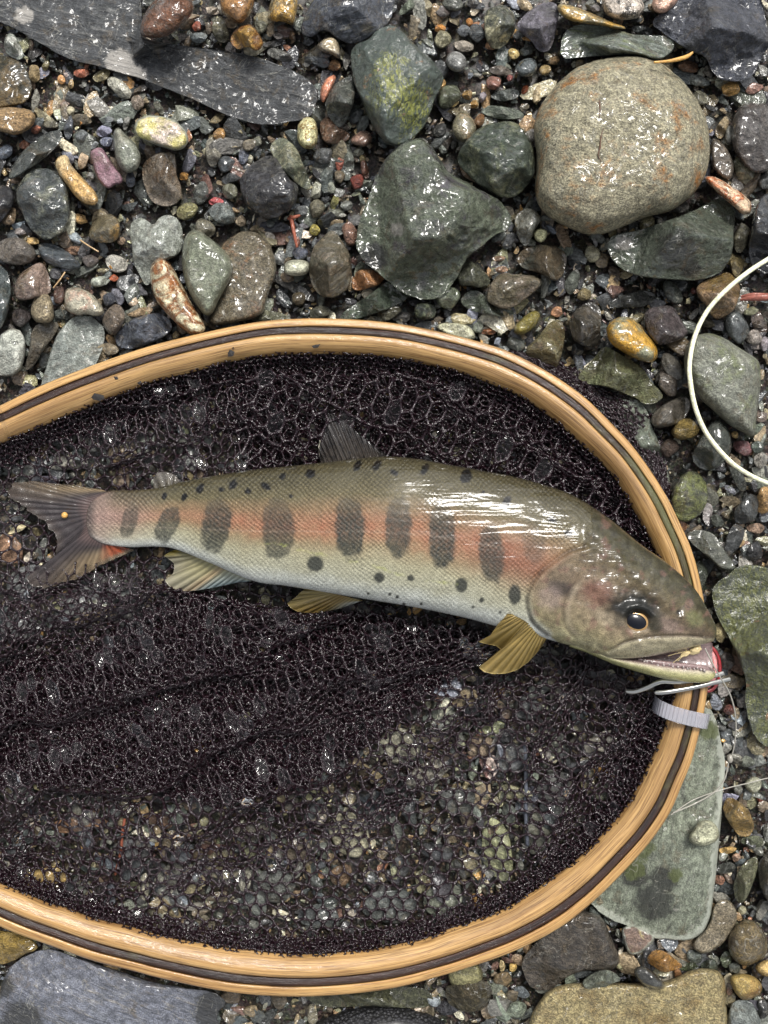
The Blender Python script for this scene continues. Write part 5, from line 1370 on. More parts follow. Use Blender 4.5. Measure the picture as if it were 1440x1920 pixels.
    hcol = blend(hcol, np.exp(-(np.abs(py - mt) / 3) ** 2) * sstep(1140, 1160, px) * .7, L(70, 56, 44))
    pz = np.interp(py, PREOP[:, 1], PREOP[:, 0])
    hcol = blend(hcol, np.exp(-((px - pz) / 3.5) ** 2) * sstep(1080, 1092, py) * sstep(1200, 1188, py) * .45, L(84, 66, 54))
    hcol = blend(hcol, np.exp(-((px - pz - 9) / 6) ** 2) * sstep(1085, 1100, py) * sstep(1198, 1186, py) * .4, L(186, 168, 140))
    sb = 1150 + .42 * (px - 1000)
    hcol = blend(hcol, np.exp(-((py - sb) / 2.6) ** 2) * sstep(1000, 1008, px) * sstep(1064, 1052, px) * .5, L(88, 70, 56))
    hcol = hcol * (1 + .22 * noise2(px, py, 6, 336, 2))[..., None]
    col = blend(col, hm, hcol)
    em = np.exp(-((dop_at(px, py) + 2) / 3.4) ** 2) * (t > .2)
    col = blend(col, np.clip(em, 0, 1) * np.clip(.5 + .4 * noise2(px, py, 30, 339, 2), .1, .8), L(44, 34, 27))
    # fine scale sparkle
    col = col * (1 + .16 * noise2(px, py, 11, 341, 3))[..., None]
    lum = col @ np.array([.3, .55, .15])
    col = (lum[..., None] + (col - lum[..., None]) * .78) * .74 * np.array([1.02, 1.0, .95])
    return np.clip(col, 0.002, 1), hm
_dop_cache = {}
def dop_at(px, py):
    key = px.shape
    if key not in _dop_cache: _dop_cache[key] = sdl(px, py)
    return _dop_cache[key]
def sdl(px, py):
    P = np.stack([px.ravel(), py.ravel()], 1)
    best = np.full(len(P), 1e9); sg = np.zeros(len(P))
    for a, b in zip(OPER[:-1], OPER[1:]):
        ab = b - a; t = np.clip(((P - a) @ ab) / (ab @ ab + 1e-9), 0, 1); q = P - a - t[:, None] * ab
        d = np.hypot(q[:, 0], q[:, 1]); s = ab[0] * q[:, 1] - ab[1] * q[:, 0]
        m = d < best; best[m] = d[m]; sg[m] = np.sign(s[m])
    out = (best * sg * sgn).reshape(px.shape)
    # above the gill slit the head simply starts at its upper end
    up = py < 1027
    out = np.where(up, px - 1096 + (py - 1027) * .35, out)
    return np.where(px > 1110, np.maximum(out, 40), np.where(px < 960, -60, out))
colb, hmask = paint(PXX, PYY, TT)
body_c = colb.reshape(-1, 3)
body_uv = np.stack([PXX.ravel(), PYY.ravel()], 1) / 1000.0
bV = body_v.reshape(-1, 3)
bF4 = grid_faces(NS, NA)[:, ::-1]
# close both ends
def cap(row, ctr_idx, flip):
    k = np.arange(NA); k2 = (k + 1) % NA
    f = np.stack([row * NA + k, row * NA + k2, np.full(NA, ctr_idx)], 1)
    return f[:, ::-1] if flip else f
endc = np.stack([bV[:NA].mean(0), bV[-NA:].mean(0)])
nV = len(bV)
Vall = [bV, endc]; F4all = [bF4]; F3all = [cap(0, nV, True)[:, ::-1], cap(NS - 1, nV + 1, False)[:, ::-1]]
Call = [body_c, np.stack([body_c[:NA].mean(0), body_c[-NA:].mean(0)])]
UVall = [body_uv, np.array([[.17, .97], [1.34, 1.2]])]
SMall = [((1 - hmask) * (1.25 - TT)).ravel(), np.zeros(2)]
# lower jaw, grown from the throat of the same skin
JW = np.array([(1078,1206,1066,1212,6,29),(1120,1219,1105,1226,8,28.5),(1160,1230,1152,1246,8.4,28),(1200,1236,1193,1259,8,27.6),(1240,1241,1237,1271,7.2,27.2),(1275,1245,1272,1277,6.2,27),(1305,1247,1305,1280,5,27),(1326,1249,1328,1278,3.6,27),(1338,1254,1340,1270,2.0,27),(1341,1259,1342,1264,.6,27)], float)
JS = catmull(JW, 150); NJ = 56
ph = np.linspace(0, 2 * np.pi, NJ, endpoint=False)
jx = (JS[:, 0:1] + JS[:, 2:3]) / 2 - (JS[:, 2:3] - JS[:, 0:1]) / 2 * np.cos(ph); jy = (JS[:, 1:2] + JS[:, 3:4]) / 2 - (JS[:, 3:4] - JS[:, 1:2]) / 2 * np.cos(ph)
jz = JS[:, 5:6] + JS[:, 4:5] * np.sin(ph)
jz = jz + .25 * noise2(jx, jy, 14, 401, 2)
jv = W(jx, jy, jz / 1000).reshape(-1, 3)
jt = (1 - np.cos(ph))[None] / 2 * np.ones((150, 1))
jcs = [(0, lin((150,132,126))), (.22, lin((120,100,100))), (.36, lin((168,158,138))), (.6, lin((170,166,122))), (1, lin((182,180,120)))]
jc = np.stack([np.interp(jt, [s[0] for s in jcs], [s[1][k] for s in jcs]) for k in range(3)], -1) * (1 + .2 * noise2(jx, jy, 12, 402, 3))[..., None]
o0 = sum(len(v) for v in Vall)
Vall += [jv, np.stack([jv[:NJ].mean(0), jv[-NJ:].mean(0)])]
F4all.append(grid_faces(150, NJ)[:, ::-1] + o0)
k = np.arange(NJ); k2 = (k + 1) % NJ
F3all += [np.stack([k, k2, np.full(NJ, 150 * NJ)], 1) + o0, np.stack([149 * NJ + k2, 149 * NJ + k, np.full(NJ, 150 * NJ + 1)], 1) + o0]
Call += [jc.reshape(-1, 3), np.stack([jc[0].mean(0), jc[-1].mean(0)])]
UVall += [np.stack([jx.ravel(), jy.ravel()], 1) / 1000, np.array([[1.07, 1.2], [1.34, 1.26]])]
SMall += [np.zeros(150 * NJ), np.zeros(2)]

def skin_material():
    N = NT("wet_trout_skin")
    col = N.n("ShaderNodeAttribute", attribute_name='Col').outputs['Color']
    sm = N.n("ShaderNodeAttribute", attribute_name='scaled').outputs['Fac']
    uv = N.n("ShaderNodeUVMap", uv_map="UVMap").outputs[0]
    # overlapping scales on a slanted lattice
    sx = N.n("ShaderNodeSeparateXYZ"); 
    wob = N.t.nodes.new("ShaderNodeTexNoise"); N.t.links.new(uv, wob.inputs['Vector']); wob.inputs['Scale'].default_value = 26; wob.inputs['Detail'].default_value = 3
    wv_ = N.t.nodes.new("ShaderNodeVectorMath"); wv_.operation = 'MULTIPLY_ADD'
    N.t.links.new(wob.outputs['Color'], wv_.inputs[0]); wv_.inputs[1].default_value = (.016, .016, 0); N.t.links.new(uv, wv_.inputs[2])
    N.t.links.new(wv_.outputs[0], sx.inputs[0])
    P = 2 * math.pi / 0.0105
    a = N.math('SINE', N.math('MULTIPLY', sx.outputs[0], P))
    b_ = N.math('SINE', N.math('MULTIPLY', sx.outputs[1], P * 1.12))
    sc = N.math('MULTIPLY', N.math('MULTIPLY', a, b_), N.math('MULTIPLY', sm, N.rng(N.noise(uv, 14, 3), .35, .65, .25, 1.0)))
    jit = N.noise(uv, 330, 3, .6)
    streak = N.noise(N.mapping(uv, scale=(18, 260, 1)), 1.0, 4, .6)
    spk = N.math('MULTIPLY', N.rng(N.voro(uv, 190), .32, .1), sm)
    gain = N.math('ADD', N.math('ADD', 1.0, N.math('MULTIPLY', sc, .26)), N.math('MULTIPLY', spk, .45))
    fleck = N.noise(uv, 520, 3, .7)
    gain = N.math('MULTIPLY', gain, N.rng(fleck, .3, .7, .6, 1.4))
    gs = N.t.nodes.new('ShaderNodeVectorMath'); gs.operation = 'SCALE'; N.t.links.new(col, gs.inputs[0]); N.t.links.new(gain, gs.inputs['Scale']); col2 = gs.outputs[0]
    nrm = N.bump(N.math('ADD', N.math('MULTIPLY', sc, .5), N.math('MULTIPLY', jit, .5)), 0.0006)
    slime = N.math('ADD', N.noise(N.mapping(uv, scale=(10, 56, 1)), 1.0, 2, .45, .4), N.math('MULTIPLY', N.math('SUBTRACT', 1.0, sm, clamp=True), N.math('MULTIPLY', N.noise(uv, 34, 2, .45, .5), .8)))
    cn = N.bump(N.math('ADD', N.math('ADD', N.math('MULTIPLY', streak, .05), N.math('MULTIPLY', slime, .9)), N.math('MULTIPLY', sc, .010)), 0.0011)
    b = N.bsdf(Base_Color=col2, Roughness=0.42, Normal=nrm, Coat_Weight=.9, Coat_Roughness=0.06, Coat_IOR=1.38, Coat_Normal=cn)
    b.inputs['Specular IOR Level'].default_value = .2
    return N.done(b.outputs[0])
M_SKIN = skin_material()
fish = empty("trout", W(np.array([760.]), np.array([1010.]), np.array([0.007]))[0])
tag(fish, "trout with dark parr marks and an orange band lying in the net, mouth open", "fish")
def on_fish(o, label=None):
    o.parent = fish; o.matrix_parent_inverse = fish.matrix_basis.inverted()
    if label: o["label"] = label
    return o
body = mesh_obj("body", np.concatenate(Vall), [np.concatenate(F4all), np.concatenate(F3all)], M_SKIN, colors=np.concatenate(Call), uv=np.concatenate(UVall), extra={"scaled": np.concatenate(SMall)})
on_fish(body)

# ---------- mouth lining, teeth, eye
def flat_mat(name, rgb, rough=.4, coat=.6, **kw):
    N = NT(name)
    vec = N.n("ShaderNodeTexCoord").outputs['Object']
    m = N.noise(vec, 700, 3, .6)
    c = lin(rgb)
    col = N.mix(N.rng(m, .3, .7), c * .75, np.clip(c * 1.2, 0, 1))
    b = N.bsdf(Base_Color=col, Roughness=rough, Coat_Weight=coat, Coat_Roughness=.08, Normal=N.bump(m, .0004))
    for k_, v in kw.items(): N.set(b, k_.replace('_', ' '), v)
    return N.done(b.outputs[0])
lin_u = catmull(np.array([(1150,1226),(1190,1222),(1235,1216),(1275,1207),(1318,1200),(1336,1206)], float), 60)
lin_l = catmull(np.array([(1150,1238),(1190,1248),(1235,1256),(1275,1262),(1312,1266),(1336,1262)], float), 60)
Vm = []
for j, f in enumerate(np.linspace(0, 1, 12)):
    P = lin_u * (1 - f) + lin_l * f
    z = 24.5 - 3.2 * math.sin(math.pi * f) + .5 * noise2(P[:, 0], P[:, 1], 16, 410, 2)
    Vm.append(W(P[:, 0], P[:, 1], z / 1000))
Vm = np.stack(Vm, 1).reshape(-1, 3)
on_fish(mesh_obj("mouth_lining", Vm, grid_faces(60, 12, False), flat_mat("mouth_skin", (140, 120, 118), .35, .8)))
M_TOOTH = flat_mat("tooth_white", (160, 148, 144), .3, 1.0)
tv, tf = ico(1)
for i in range(16):
    f = i / 15
    q = catmull(np.array([(1206,1240),(1240,1246),(1275,1251),(1304,1254),(1322,1257)], float), 16)[i]
    s = np.array([2.0 + 1.2 * rng.uniform(), 2.0 + 1.6 * rng.uniform(), 3.0 + 2.5 * rng.uniform()]) / PXM
    p = W(q[:1] + rng.normal(0, 1, 1), q[1:] + rng.normal(0, 1, 1), np.array([(33.6 - 2.6 * f) / 1000]))[0]
    o = mesh_obj("tooth", tv * s + p, tf, M_TOOTH)
    on_fish(o)
gum = catmull(np.array([(1196,1236,33.2),(1240,1243,33.3),(1275,1247,32.4),(1304,1250,31.2),(1326,1254,29.6),(1334,1259,28)], float), 70)
gv, gf = tube(W(gum[:, 0], gum[:, 1], (gum[:, 2] - .9) / 1000), np.interp(np.arange(70), [0, 10, 55, 69], [.5, 1.1, 1.15, .6]) / 1000, 10)
on_fish(mesh_obj("gum", gv, gf, flat_mat("gum_skin", (134, 112, 110), .3, 1.0, Coat_IOR=1.5)))

def eye_part(name, rx, ry, rz, zc, mat, an=20, off=(0, 0), hollow=None):
    V0, F0 = ico(4)
    a = math.radians(an)
    L = V0 * np.array([rx, ry, rz]) / PXM
    R = np.stack([L[:, 0] * math.cos(a) + L[:, 1] * math.sin(a), -L[:, 0] * math.sin(a) + L[:, 1] * math.cos(a), L[:, 2]], 1)
    p = W(np.array([1196. + off[0]]), np.array([1166. + off[1]]), np.array([zc / 1000]))[0]
    return on_fish(mesh_obj(name, R + p, F0, mat))
zeye = float(np.max(ZZ[(np.hypot(PXX - 1196, PYY - 1166) < 14)]))
zi = float(np.min(ZZ[(np.hypot(PXX - 1196, PYY - 1166) < 8) & (side > .3)]))
Ng = NT("iris_gold"); vec = Ng.n("ShaderNodeTexCoord").outputs['Object']
cg = Ng.mix(Ng.noise(vec, 900, 3), lin((206, 168, 108)), lin((128, 90, 46)))
M_IRIS = Ng.done(Ng.bsdf(Base_Color=cg, Roughness=.3, Metallic=.35, Coat_Weight=1.0, Coat_Roughness=.03).outputs[0])
Np = NT("pupil_black"); M_PUPIL = Np.done(Np.bsdf(Base_Color=(0.002, 0.003, 0.007, 1), Roughness=.15, Coat_Weight=0.0, Coat_Roughness=.03).outputs[0])
eye_part("iris", 25, 19, 8, zi + .2, M_IRIS)
eye_part("pupil", 20, 14.8, 7, zi + .75, M_PUPIL, off=(-1.6, -.5))

# ---------- fins
def fin_material(name, mask_alpha=.15, coat=1.0):
    N = NT(name)
    col = N.n("ShaderNodeAttribute", attribute_name='Col').outputs['Color']
    ray = N.n("ShaderNodeAttribute", attribute_name='ray').outputs['Fac']
    vec = N.n("ShaderNodeTexCoord").outputs['Object']
    w = N.noise(vec, 330, 4, .6)
    nrm = N.bump(N.math('ADD', N.math('MULTIPLY', ray, .6), N.math('MULTIPLY', w, .9)), 0.0005)
    b = N.bsdf(Base_Color=col, Roughness=.4, Normal=N.bump(ray, .0004), Coat_Weight=coat, Coat_Roughness=.06, Coat_Normal=nrm)
    tl = N.n("ShaderNodeBsdfTranslucent"); N.t.links.new(col, tl.inputs[0])
    m1 = N.n("ShaderNodeMixShader"); m1.inputs[0].default_value = .25
    N.t.links.new(b.outputs[0], m1.inputs[1]); N.t.links.new(tl.outputs[0], m1.inputs[2])
    tr = N.n("ShaderNodeBsdfTransparent")
    al = N.n("ShaderNodeAttribute", attribute_name='thin').outputs['Fac']
    m2 = N.n("ShaderNodeMixShader"); N.t.links.new(al, m2.inputs[0])
    N.t.links.new(m1.outputs[0], m2.inputs[1]); N.t.links.new(tr.outputs[0], m2.inputs[2])
    return N.done(m2.outputs[0])
M_FIN = fin_material("fin_membrane")
def fin(name, base, edge, zb, ze, nrays, colf, label=None, thin=.12, n=140, m=46, sag=0.0, amp=.10, rag=0.0, seed=0):
    """membrane ruled between a base line and an outer edge line (photograph pixels), with rays"""
    b = resample(catmull(np.asarray(base, float), 60), n, False)
    e = resample(np.asarray(edge, float), n, False)
    s = np.linspace(0, 1, m)[None, :]; t = np.linspace(0, 1, n)[:, None]
    if rag: 
        rr = 1 + rag * noise2(t * 40, t * 0, 1.0, seed, 3)
        e = b + (e - b) * rr
    P = b[:, None] + (e - b)[:, None] * s[..., None]
    zb_ = np.interp(t[:, 0], np.linspace(0, 1, len(zb)), zb)[:, None]; ze_ = np.interp(t[:, 0], np.linspace(0, 1, len(ze)), ze)[:, None]
    ray = np.sin(2 * np.pi * nrays * (t + .01 * np.sin(9 * t))) * np.ones_like(s)
    z = zb_ + (ze_ - zb_) * s + sag * np.sin(np.pi * s) + amp * ray * (1 - .3 * s) + .35 * noise2(P[..., 0], P[..., 1], 26, seed + 9, 2)
    col, th = colf(t * np.ones_like(s), s * np.ones_like(t), P[..., 0], P[..., 1])
    col = col * (1 + .16 * ray)[..., None]
    th = np.clip(th * np.ones_like(ray) - .06 * ray, 0, .9)
    top = W(P[..., 0], P[..., 1], z / 1000); bot = W(P[..., 0], P[..., 1], (z - .35) / 1000)
    V = np.concatenate([top.reshape(-1, 3), bot.reshape(-1, 3)])
    f = grid_faces(n, m, False)[:, ::-1]; N0 = n * m
    F = [f, f[:, ::-1] + N0]
    ring = np.concatenate([np.arange(n) * m, (n - 1) * m + np.arange(1, m), (np.arange(n - 1)[::-1]) * m + m - 1, np.arange(1, m - 1)[::-1]])
    r2 = np.roll(ring, -1)
    F.append(np.stack([ring, r2, r2 + N0, ring + N0], 1))
    C = np.clip(np.tile(col.reshape(-1, 3), (2, 1)), .002, 1)
    o = mesh_obj(name, V, F, M_FIN, colors=C, extra={"ray": np.tile(ray.ravel(), 2), "thin": np.tile(th.ravel(), 2)})
    return on_fish(o, label)
def L3(*c): return lin(np.array(c, float))
def mixc(a, b, f): return a + (b - a) * np.asarray(f)[..., None]

def c_pect(t, s, x, y):
    c = mixc(L3(176, 150, 82), L3(194, 166, 96), s)
    c = mixc(c, L3(196, 172, 104), sstep(.9, 1, s)); return c, .06 + .1 * s
fin("pectoral_fin", [(961,1152),(985,1165),(1006,1180),(1027,1194)],
    [(950,1150),(938,1164),(916,1196),(897,1203),(905,1206),(930,1211),(940,1219),(926,1232),(904,1245),(898,1252),(908,1260),(925,1264),(948,1263),(970,1256),(990,1242),(1010,1220),(1027,1196)],
    [39, 38.5, 36, 32], [38, 26, 19, 17, 20, 28], 17, c_pect, sag=2.0)
def c_pelv(t, s, x, y):
    c = mixc(L3(186, 168, 110), L3(166, 138, 74), np.exp(-((t - .55) / .22) ** 2))
    c = mixc(c, L3(206, 210, 200), sstep(.62, .95, t) * sstep(.15, .5, s)); c = mixc(c, L3(210, 186, 96), sstep(.14, .02, t)); return c, .08 + .05 * s
fin("pelvic_fin", [(598,1108),(630,1114),(655,1120),(680,1126)],
    [(590,1098),(576,1102),(565,1109),(556,1118),(546,1126),(538,1131),(545,1140),(558,1147),(578,1149),(598,1149),(622,1144),(640,1140),(658,1134),(672,1129)],
    [15, 14, 13, 13], [12, 9, 8.5, 9.5, 12], 13, c_pelv, sag=1.0)
def c_anal(t, s, x, y):
    c = mixc(L3(168, 160, 110), L3(178, 172, 150), s)
    c = mixc(c, L3(206, 186, 84), sstep(.14, .03, t) * sstep(.2, .8, s)); c = mixc(c, L3(186, 206, 208), sstep(.52, .72, t) * (.3 + .7 * s)); c = mixc(c, L3(200, 170, 130), np.exp(-((t - .55) / .05) ** 2) * .6); return c, .10 + .06 * s
fin("anal_fin", [(345,1036),(385,1052),(430,1072),(472,1089)],
    [(328,1031),(316,1036),(307,1042),(318,1049),(326,1056),(327,1066),(324,1076),(309,1088),(316,1098),(327,1106),(346,1108),(367,1107),(392,1103),(417,1098),(445,1092),(470,1090)],
    [13, 14, 15, 16], [8, 7.5, 7.5, 9, 14], 15, c_anal, sag=.6)
def c_adip(t, s, x, y):
    return mixc(L3(84, 78, 64), L3(112, 106, 98), s), .25 + .25 * s
fin("adipose_fin", [(288,917),(302,914),(318,911),(337,905)], [(287,908),(288,896),(293,888),(303,884),(315,885),(326,889),(333,896),(338,904)], [14, 15, 15, 15], [12, 12, 13, 14], 4, c_adip, amp=.02, n=50, m=20)
def c_dors(t, s, x, y):
    c = mixc(L3(70, 64, 58), L3(44, 40, 40), s)
    c = mixc(c, L3(36, 34, 34), (noise2(x, y, 12, 511, 2) > .35) * .8)
    c = mixc(c, L3(206, 200, 180), sstep(.88, .98, s) * sstep(.22, .1, t)); return c, .16 + .12 * s
fin("dorsal_fin", [(602,872),(640,867),(680,861),(726,858)],
    [(599,858),(597,838),(601,815),(611,800),(606,786),(604,773),(614,774),(627,778),(646,792),(664,806),(684,822),(704,838),(724,853)],
    [24, 25, 26, 26], [15, 12, 12, 13, 19, 25], 15, c_dors, sag=-1.5, rag=.03, seed=5)
def c_tail(t, s, x, y):
    c = mixc(L3(118, 98, 94), L3(66, 59, 60), sstep(.06, .3, s))
    edge = np.clip(np.abs(t - .5) * 2, 0, 1)
    c = mixc(c, L3(158, 138, 108), sstep(.3, .75, edge) * sstep(.2, .6, s))
    c = mixc(c, L3(84, 72, 62), sstep(.72, 1, s) * .5)
    c = mixc(c, L3(176, 82, 44), sstep(.86, .97, t) * sstep(.1, .3, s) * sstep(.95, .7, s))
    return c, .12 + .48 * sstep(.3, 1, s) * (.35 + .65 * sstep(.2, .7, edge))
fin("tail_fin", [(205,924),(188,938),(176,955),(171,972),(174,990),(186,1006),(204,1020)],
    [(192,918),(150,911),(100,906),(62,902),(28,904),(14,914),(12,928),(26,938),(44,950),(66,966),(88,982),(102,1000),(108,1020),(104,1040),(78,1062),(52,1080),(58,1098),(80,1102),(104,1098),(144,1084),(200,1055),(252,1031)],
    [11, 10.4, 10.2, 10.2, 10.2, 10.4, 11], [8.5, 8, 8.5, 9, 8.5, 8, 9], 30, c_tail, sag=-.8, rag=.06, seed=3, n=260, m=60, amp=.16, label="forked tail fin, dark grey centre and orange-red lower edge")
# ------------------------------------------------------------------ tackle and odds and ends
def tube_obj(name, pts, rad, mat, n=120, ns=10, label=None, cat=None, parent=None, group=None):
    P = catmull(np.asarray(pts, float), n)
    v, f = tube(W(P[:, 0], P[:, 1], P[:, 2] / 1000), rad if np.isscalar(rad) else np.interp(np.linspace(0, 1, n), np.linspace(0, 1, len(rad)), rad), ns)
    o = mesh_obj(name, v, f, mat)
    tag(o, label, cat, group)
    if parent is not None:
        o.parent = parent; o.matrix_parent_inverse = parent.matrix_basis.inverted()
    return o
M_LINE = flat_mat("fly_line_coating", (240, 240, 204), .45, .3)
tube_obj("fly_line", [(1520,440,20),(1480,462,21),(1440,486,22),(1400,512,24),(1358,547,24),(1325,585,22),(1303,630,23),(1293,680,24),(1295,720,24),(1304,765,23),(1321,806,21),(1346,841,21),(1376,871,20),(1410,893,17),(1440,906,15),(1500,928,13)],
         .00104, M_LINE, 220, 12, "thick cream fly line curving over the stones beside the net", "fishing line")
Nn_ = NT("nylon"); M_NYLON = Nn_.done(Nn_.bsdf(Base_Color=(0.36, 0.34, 0.29, 1), Roughness=.3, Coat_Weight=.5, Transmission_Weight=.2).outputs[0])
lead = empty("leader", W(np.array([1368.]), np.array([1420.]), np.array([.012]))[0])
tag(lead, "clear nylon leader with a small knot running from the trout's mouth over the flat slab", "fishing line")
tube_obj("strand", [(1322,1216,31),(1338,1248,32),(1352,1272,29),(1368,1300,25),(1377,1330,22),(1380,1360,19),(1378,1390,17),(1373,1414,15),(1367,1426,14),(1358,1462,14),(1337,1487,14),(1300,1508,14),(1262,1524,18)], .00034, M_NYLON, 160, 6, parent=lead)
kv, kf = ico(2)
ko = mesh_obj("knot", kv * np.array([5, 8, 5]) / PXM + W(np.array([1369.]), np.array([1423.]), np.array([.0150]))[0], kf, M_NYLON); ko.parent = lead; ko.matrix_parent_inverse = lead.matrix_basis.inverted()
tube_obj("tippet", [(1500,1450,9),(1440,1459,10),(1400,1469,11),(1356,1480,14),(1300,1500,14),(1258,1528,18)], .00026, M_NYLON, 120, 6, "fine nylon tippet lying straight across the flat slab to the edge", "fishing line")

# the fly in the corner of the mouth
M_FLY = flat_mat("fly_dubbing", (190, 172, 128), .8, .2)
fly = empty("fishing_fly", W(np.array([1296.]), np.array([1222.]), np.array([.033]))[0])
tag(fly, "small pale tan fishing fly caught in the trout's open mouth", "fly")
def lumpy(name, c, r, mat, parent, z, seed=0, sub=3, an=0):
    V0, F0 = ico(sub); V0 = V0 * (1 + .28 * fbm(V0 * 2.3 + seed, 3))[:, None]
    a = math.radians(an); L = V0 * np.array(r) / PXM
    R = np.stack([L[:, 0] * math.cos(a) - L[:, 1] * math.sin(a), L[:, 0] * math.sin(a) + L[:, 1] * math.cos(a), L[:, 2]], 1)
    o = mesh_obj(name, R + W(np.array([float(c[0])]), np.array([float(c[1])]), np.array([z / 1000]))[0], F0, mat)
    o.parent = parent; o.matrix_parent_inverse = parent.matrix_basis.inverted()
    return o
lumpy("thorax", (1303,1219), (11, 7, 8), M_FLY, fly, 33, 1, an=28)
lumpy("abdomen", (1285,1226), (9, 4.5, 5), M_FLY, fly, 33, 2, an=22)
for k, (x1, y1) in enumerate([(1262,1243),(1252,1230),(1258,1222),(1272,1212),(1270,1240),(1282,1208)]):
    tube_obj("hackle", [(1292 - k, 1223, 33), ((1292 + x1) / 2, (1223 + y1) / 2 - 2, 34.5), (x1, y1, 34)], .00017, M_FLY, 14, 5, parent=fly)

# forceps pinched under the jaw
Nm = NT("steel"); M_STEEL = Nm.done(Nm.bsdf(Base_Color=(0.5, 0.5, 0.47, 1), Roughness=.28, Metallic=.9, Coat_Weight=.5).outputs[0])
M_RED = flat_mat("red_enamel", (136, 30, 36), .3, 1.0); M_PINK = flat_mat("pink_enamel", (226, 150, 150), .3, 1.0)
fc = empty("forceps", W(np.array([1300.]), np.array([1285.]), np.array([.022]))[0])
tag(fc, "steel forceps with two slim prongs and a red handle ring under the trout's lower jaw", "forceps")
def prong(pts, w):
    P = catmull(np.asarray(pts, float), 60)
    T = np.gradient(P[:, :2], axis=0); T /= np.linalg.norm(T, axis=1)[:, None]
    Nx = np.stack([-T[:, 1], T[:, 0]], 1)
    prof = [(-1, -.2), (-.9, .6), (0, .9), (.9, .6), (1, -.2), (0, -.7)]
    wd = w * np.interp(np.linspace(0, 1, 60), [0, .03, .1, 1], [.25, .8, 1, 1])
    V = np.stack([W(P[:, 0] + Nx[:, 0] * a * wd, P[:, 1] + Nx[:, 1] * a * wd, (P[:, 2] + b * 1.0) / 1000) for (a, b) in prof], 1).reshape(-1, 3)
    o = mesh_obj("prong", V, [grid_faces(60, 6), np.array([[5, 4, 3, 2], [5, 2, 1, 0]]), np.array([[354, 355, 356, 357], [354, 357, 358, 359]])], M_STEEL)
    o.parent = fc; o.matrix_parent_inverse = fc.matrix_basis.inverted()
prong([(1172,1296,14),(1190,1297,17),(1212,1290,20.5),(1240,1278,23),(1275,1279,22.5),(1320,1272,22.6),(1358,1262,20)], 4.6)
prong([(1227,1299,22),(1255,1297,23.4),(1300,1289,23.6),(1335,1281,23),(1370,1273,20)], 4.4)
a = np.linspace(0, 2 * np.pi, 90)
def ring(name, cx, cy, rx, ry, rad, mat, z):
    P = np.stack([cx + rx * np.cos(a[:-1]), cy + ry * np.sin(a[:-1])], 1)
    V, ns = [], 10
    for q in np.linspace(0, 2 * np.pi, ns, endpoint=False):
        k = 1 + math.cos(q) * rad / rx; k2 = 1 + math.cos(q) * rad / ry
        V.append(W(cx + (P[:, 0] - cx) * k, cy + (P[:, 1] - cy) * k2, np.full(len(P), (z + math.sin(q) * rad * .25) / 1000)))
    V = np.stack(V, 1).reshape(-1, 3)
    o = mesh_obj(name, V, grid_faces(89, ns, True, True), mat); o.parent = fc; o.matrix_parent_inverse = fc.matrix_basis.inverted()
ring("handle_ring", 1327, 1254, 23, 42, 3.4, M_RED, 13.0)
ring("ring_lining", 1325, 1252, 16, 34, 4.5, M_PINK, 12.6)

# stone lookup for things lying on top
def top_z(px, py):
    p = W(np.array([px]), np.array([py]), np.array([0.0]))[0]; best = 0.0
    for (ob, c, sz, lm, poly) in STONES:
        if np.hypot(c[0] - px, c[1] - py) > sz: continue
        me = ob.data
        key = ob.name
        if key not in _bvh:
            n = len(me.vertices); co = np.empty(n * 3, np.float32); me.vertices.foreach_get("co", co)
            _bvh[key] = BVHTree.FromPolygons([Vector(v) for v in co.reshape(-1, 3)], [tuple(f.vertices) for f in me.polygons])
        q = Vector(p) - ob.location; r = -ob.rotation_euler.z
        q = Vector((q.x * math.cos(r) - q.y * math.sin(r), q.x * math.sin(r) + q.y * math.cos(r), 0.2))
        h = _bvh[key].ray_cast(q, Vector((0, 0, -1)))
        if h[0] is not None: best = max(best, h[0].z + ob.location.z)
    return best * 1000
_bvh = {}
def lay(pts, lift=.4):
    out = []
    for (x, y) in pts:
        z = top_z(x, y); s = CAM_H / (CAM_H - z / 1000)
        z = top_z(720 + (x - 720) / s, 960 + (y - 960) / s)
        out.append((x, y, z + lift))
    return out
M_TWIG = flat_mat("yellow_stem", (206, 158, 84), .6, .3); M_BROWN = flat_mat("brown_needle", (84, 56, 34), .6, .3); M_STRAW = flat_mat("pale_straw", (190, 160, 120), .6, .3)
M_REDW = flat_mat("red_brown_wood", (140, 80, 66), .7, .3); M_TERRA = flat_mat("terracotta", (150, 84, 62), .7, .3)
tube_obj("twig", [(1226,117,30),(1250,115,29.5),(1272,111,28),(1288,106,26),(1299,98,26)], [.0005, .0006, .0009, .0009, .0004], M_TWIG, 40, 8, "thin yellow stem pointing out from the top of the granite boulder", "twig")
tube_obj("pine_needle", lay([(1123,180),(1124,192),(1125,205),(1124,220)]), [.0001, .0004, .0004, .0001], M_BROWN, 30, 6, "short dark needle lying on the upper half of the granite boulder", "needle")
tube_obj("pine_needle", lay([(1132,240),(1127,256),(1125,275),(1122,292),(1128,303)]), [.0001, .0003, .0004, .0003, .0001], M_BROWN, 30, 6, "longer bent dark needle lying on the middle of the granite boulder", "needle")
tube_obj("straw", lay([(1164,178),(1178,174),(1195,170)]), .00022, M_STRAW, 20, 6, "pale thin straw lying across the top of the granite boulder", "straw")
tube_obj("wood_splinter", [(1388,562,12),(1410,558,14),(1440,557,15),(1490,552,14)], [.0006, .0015, .0017, .0014], M_REDW, 40, 9, "frayed red-brown wood splinter at the edge beside the chunky tan stone", "splinter")
tube_obj("wood_splinter", [(1389,556,12.4),(1412,552,14.5),(1450,553,15)], [.0004, .0008, .0006], M_REDW, 40, 7, "thinner red-brown wood sliver on top of the frayed splinter", "splinter")
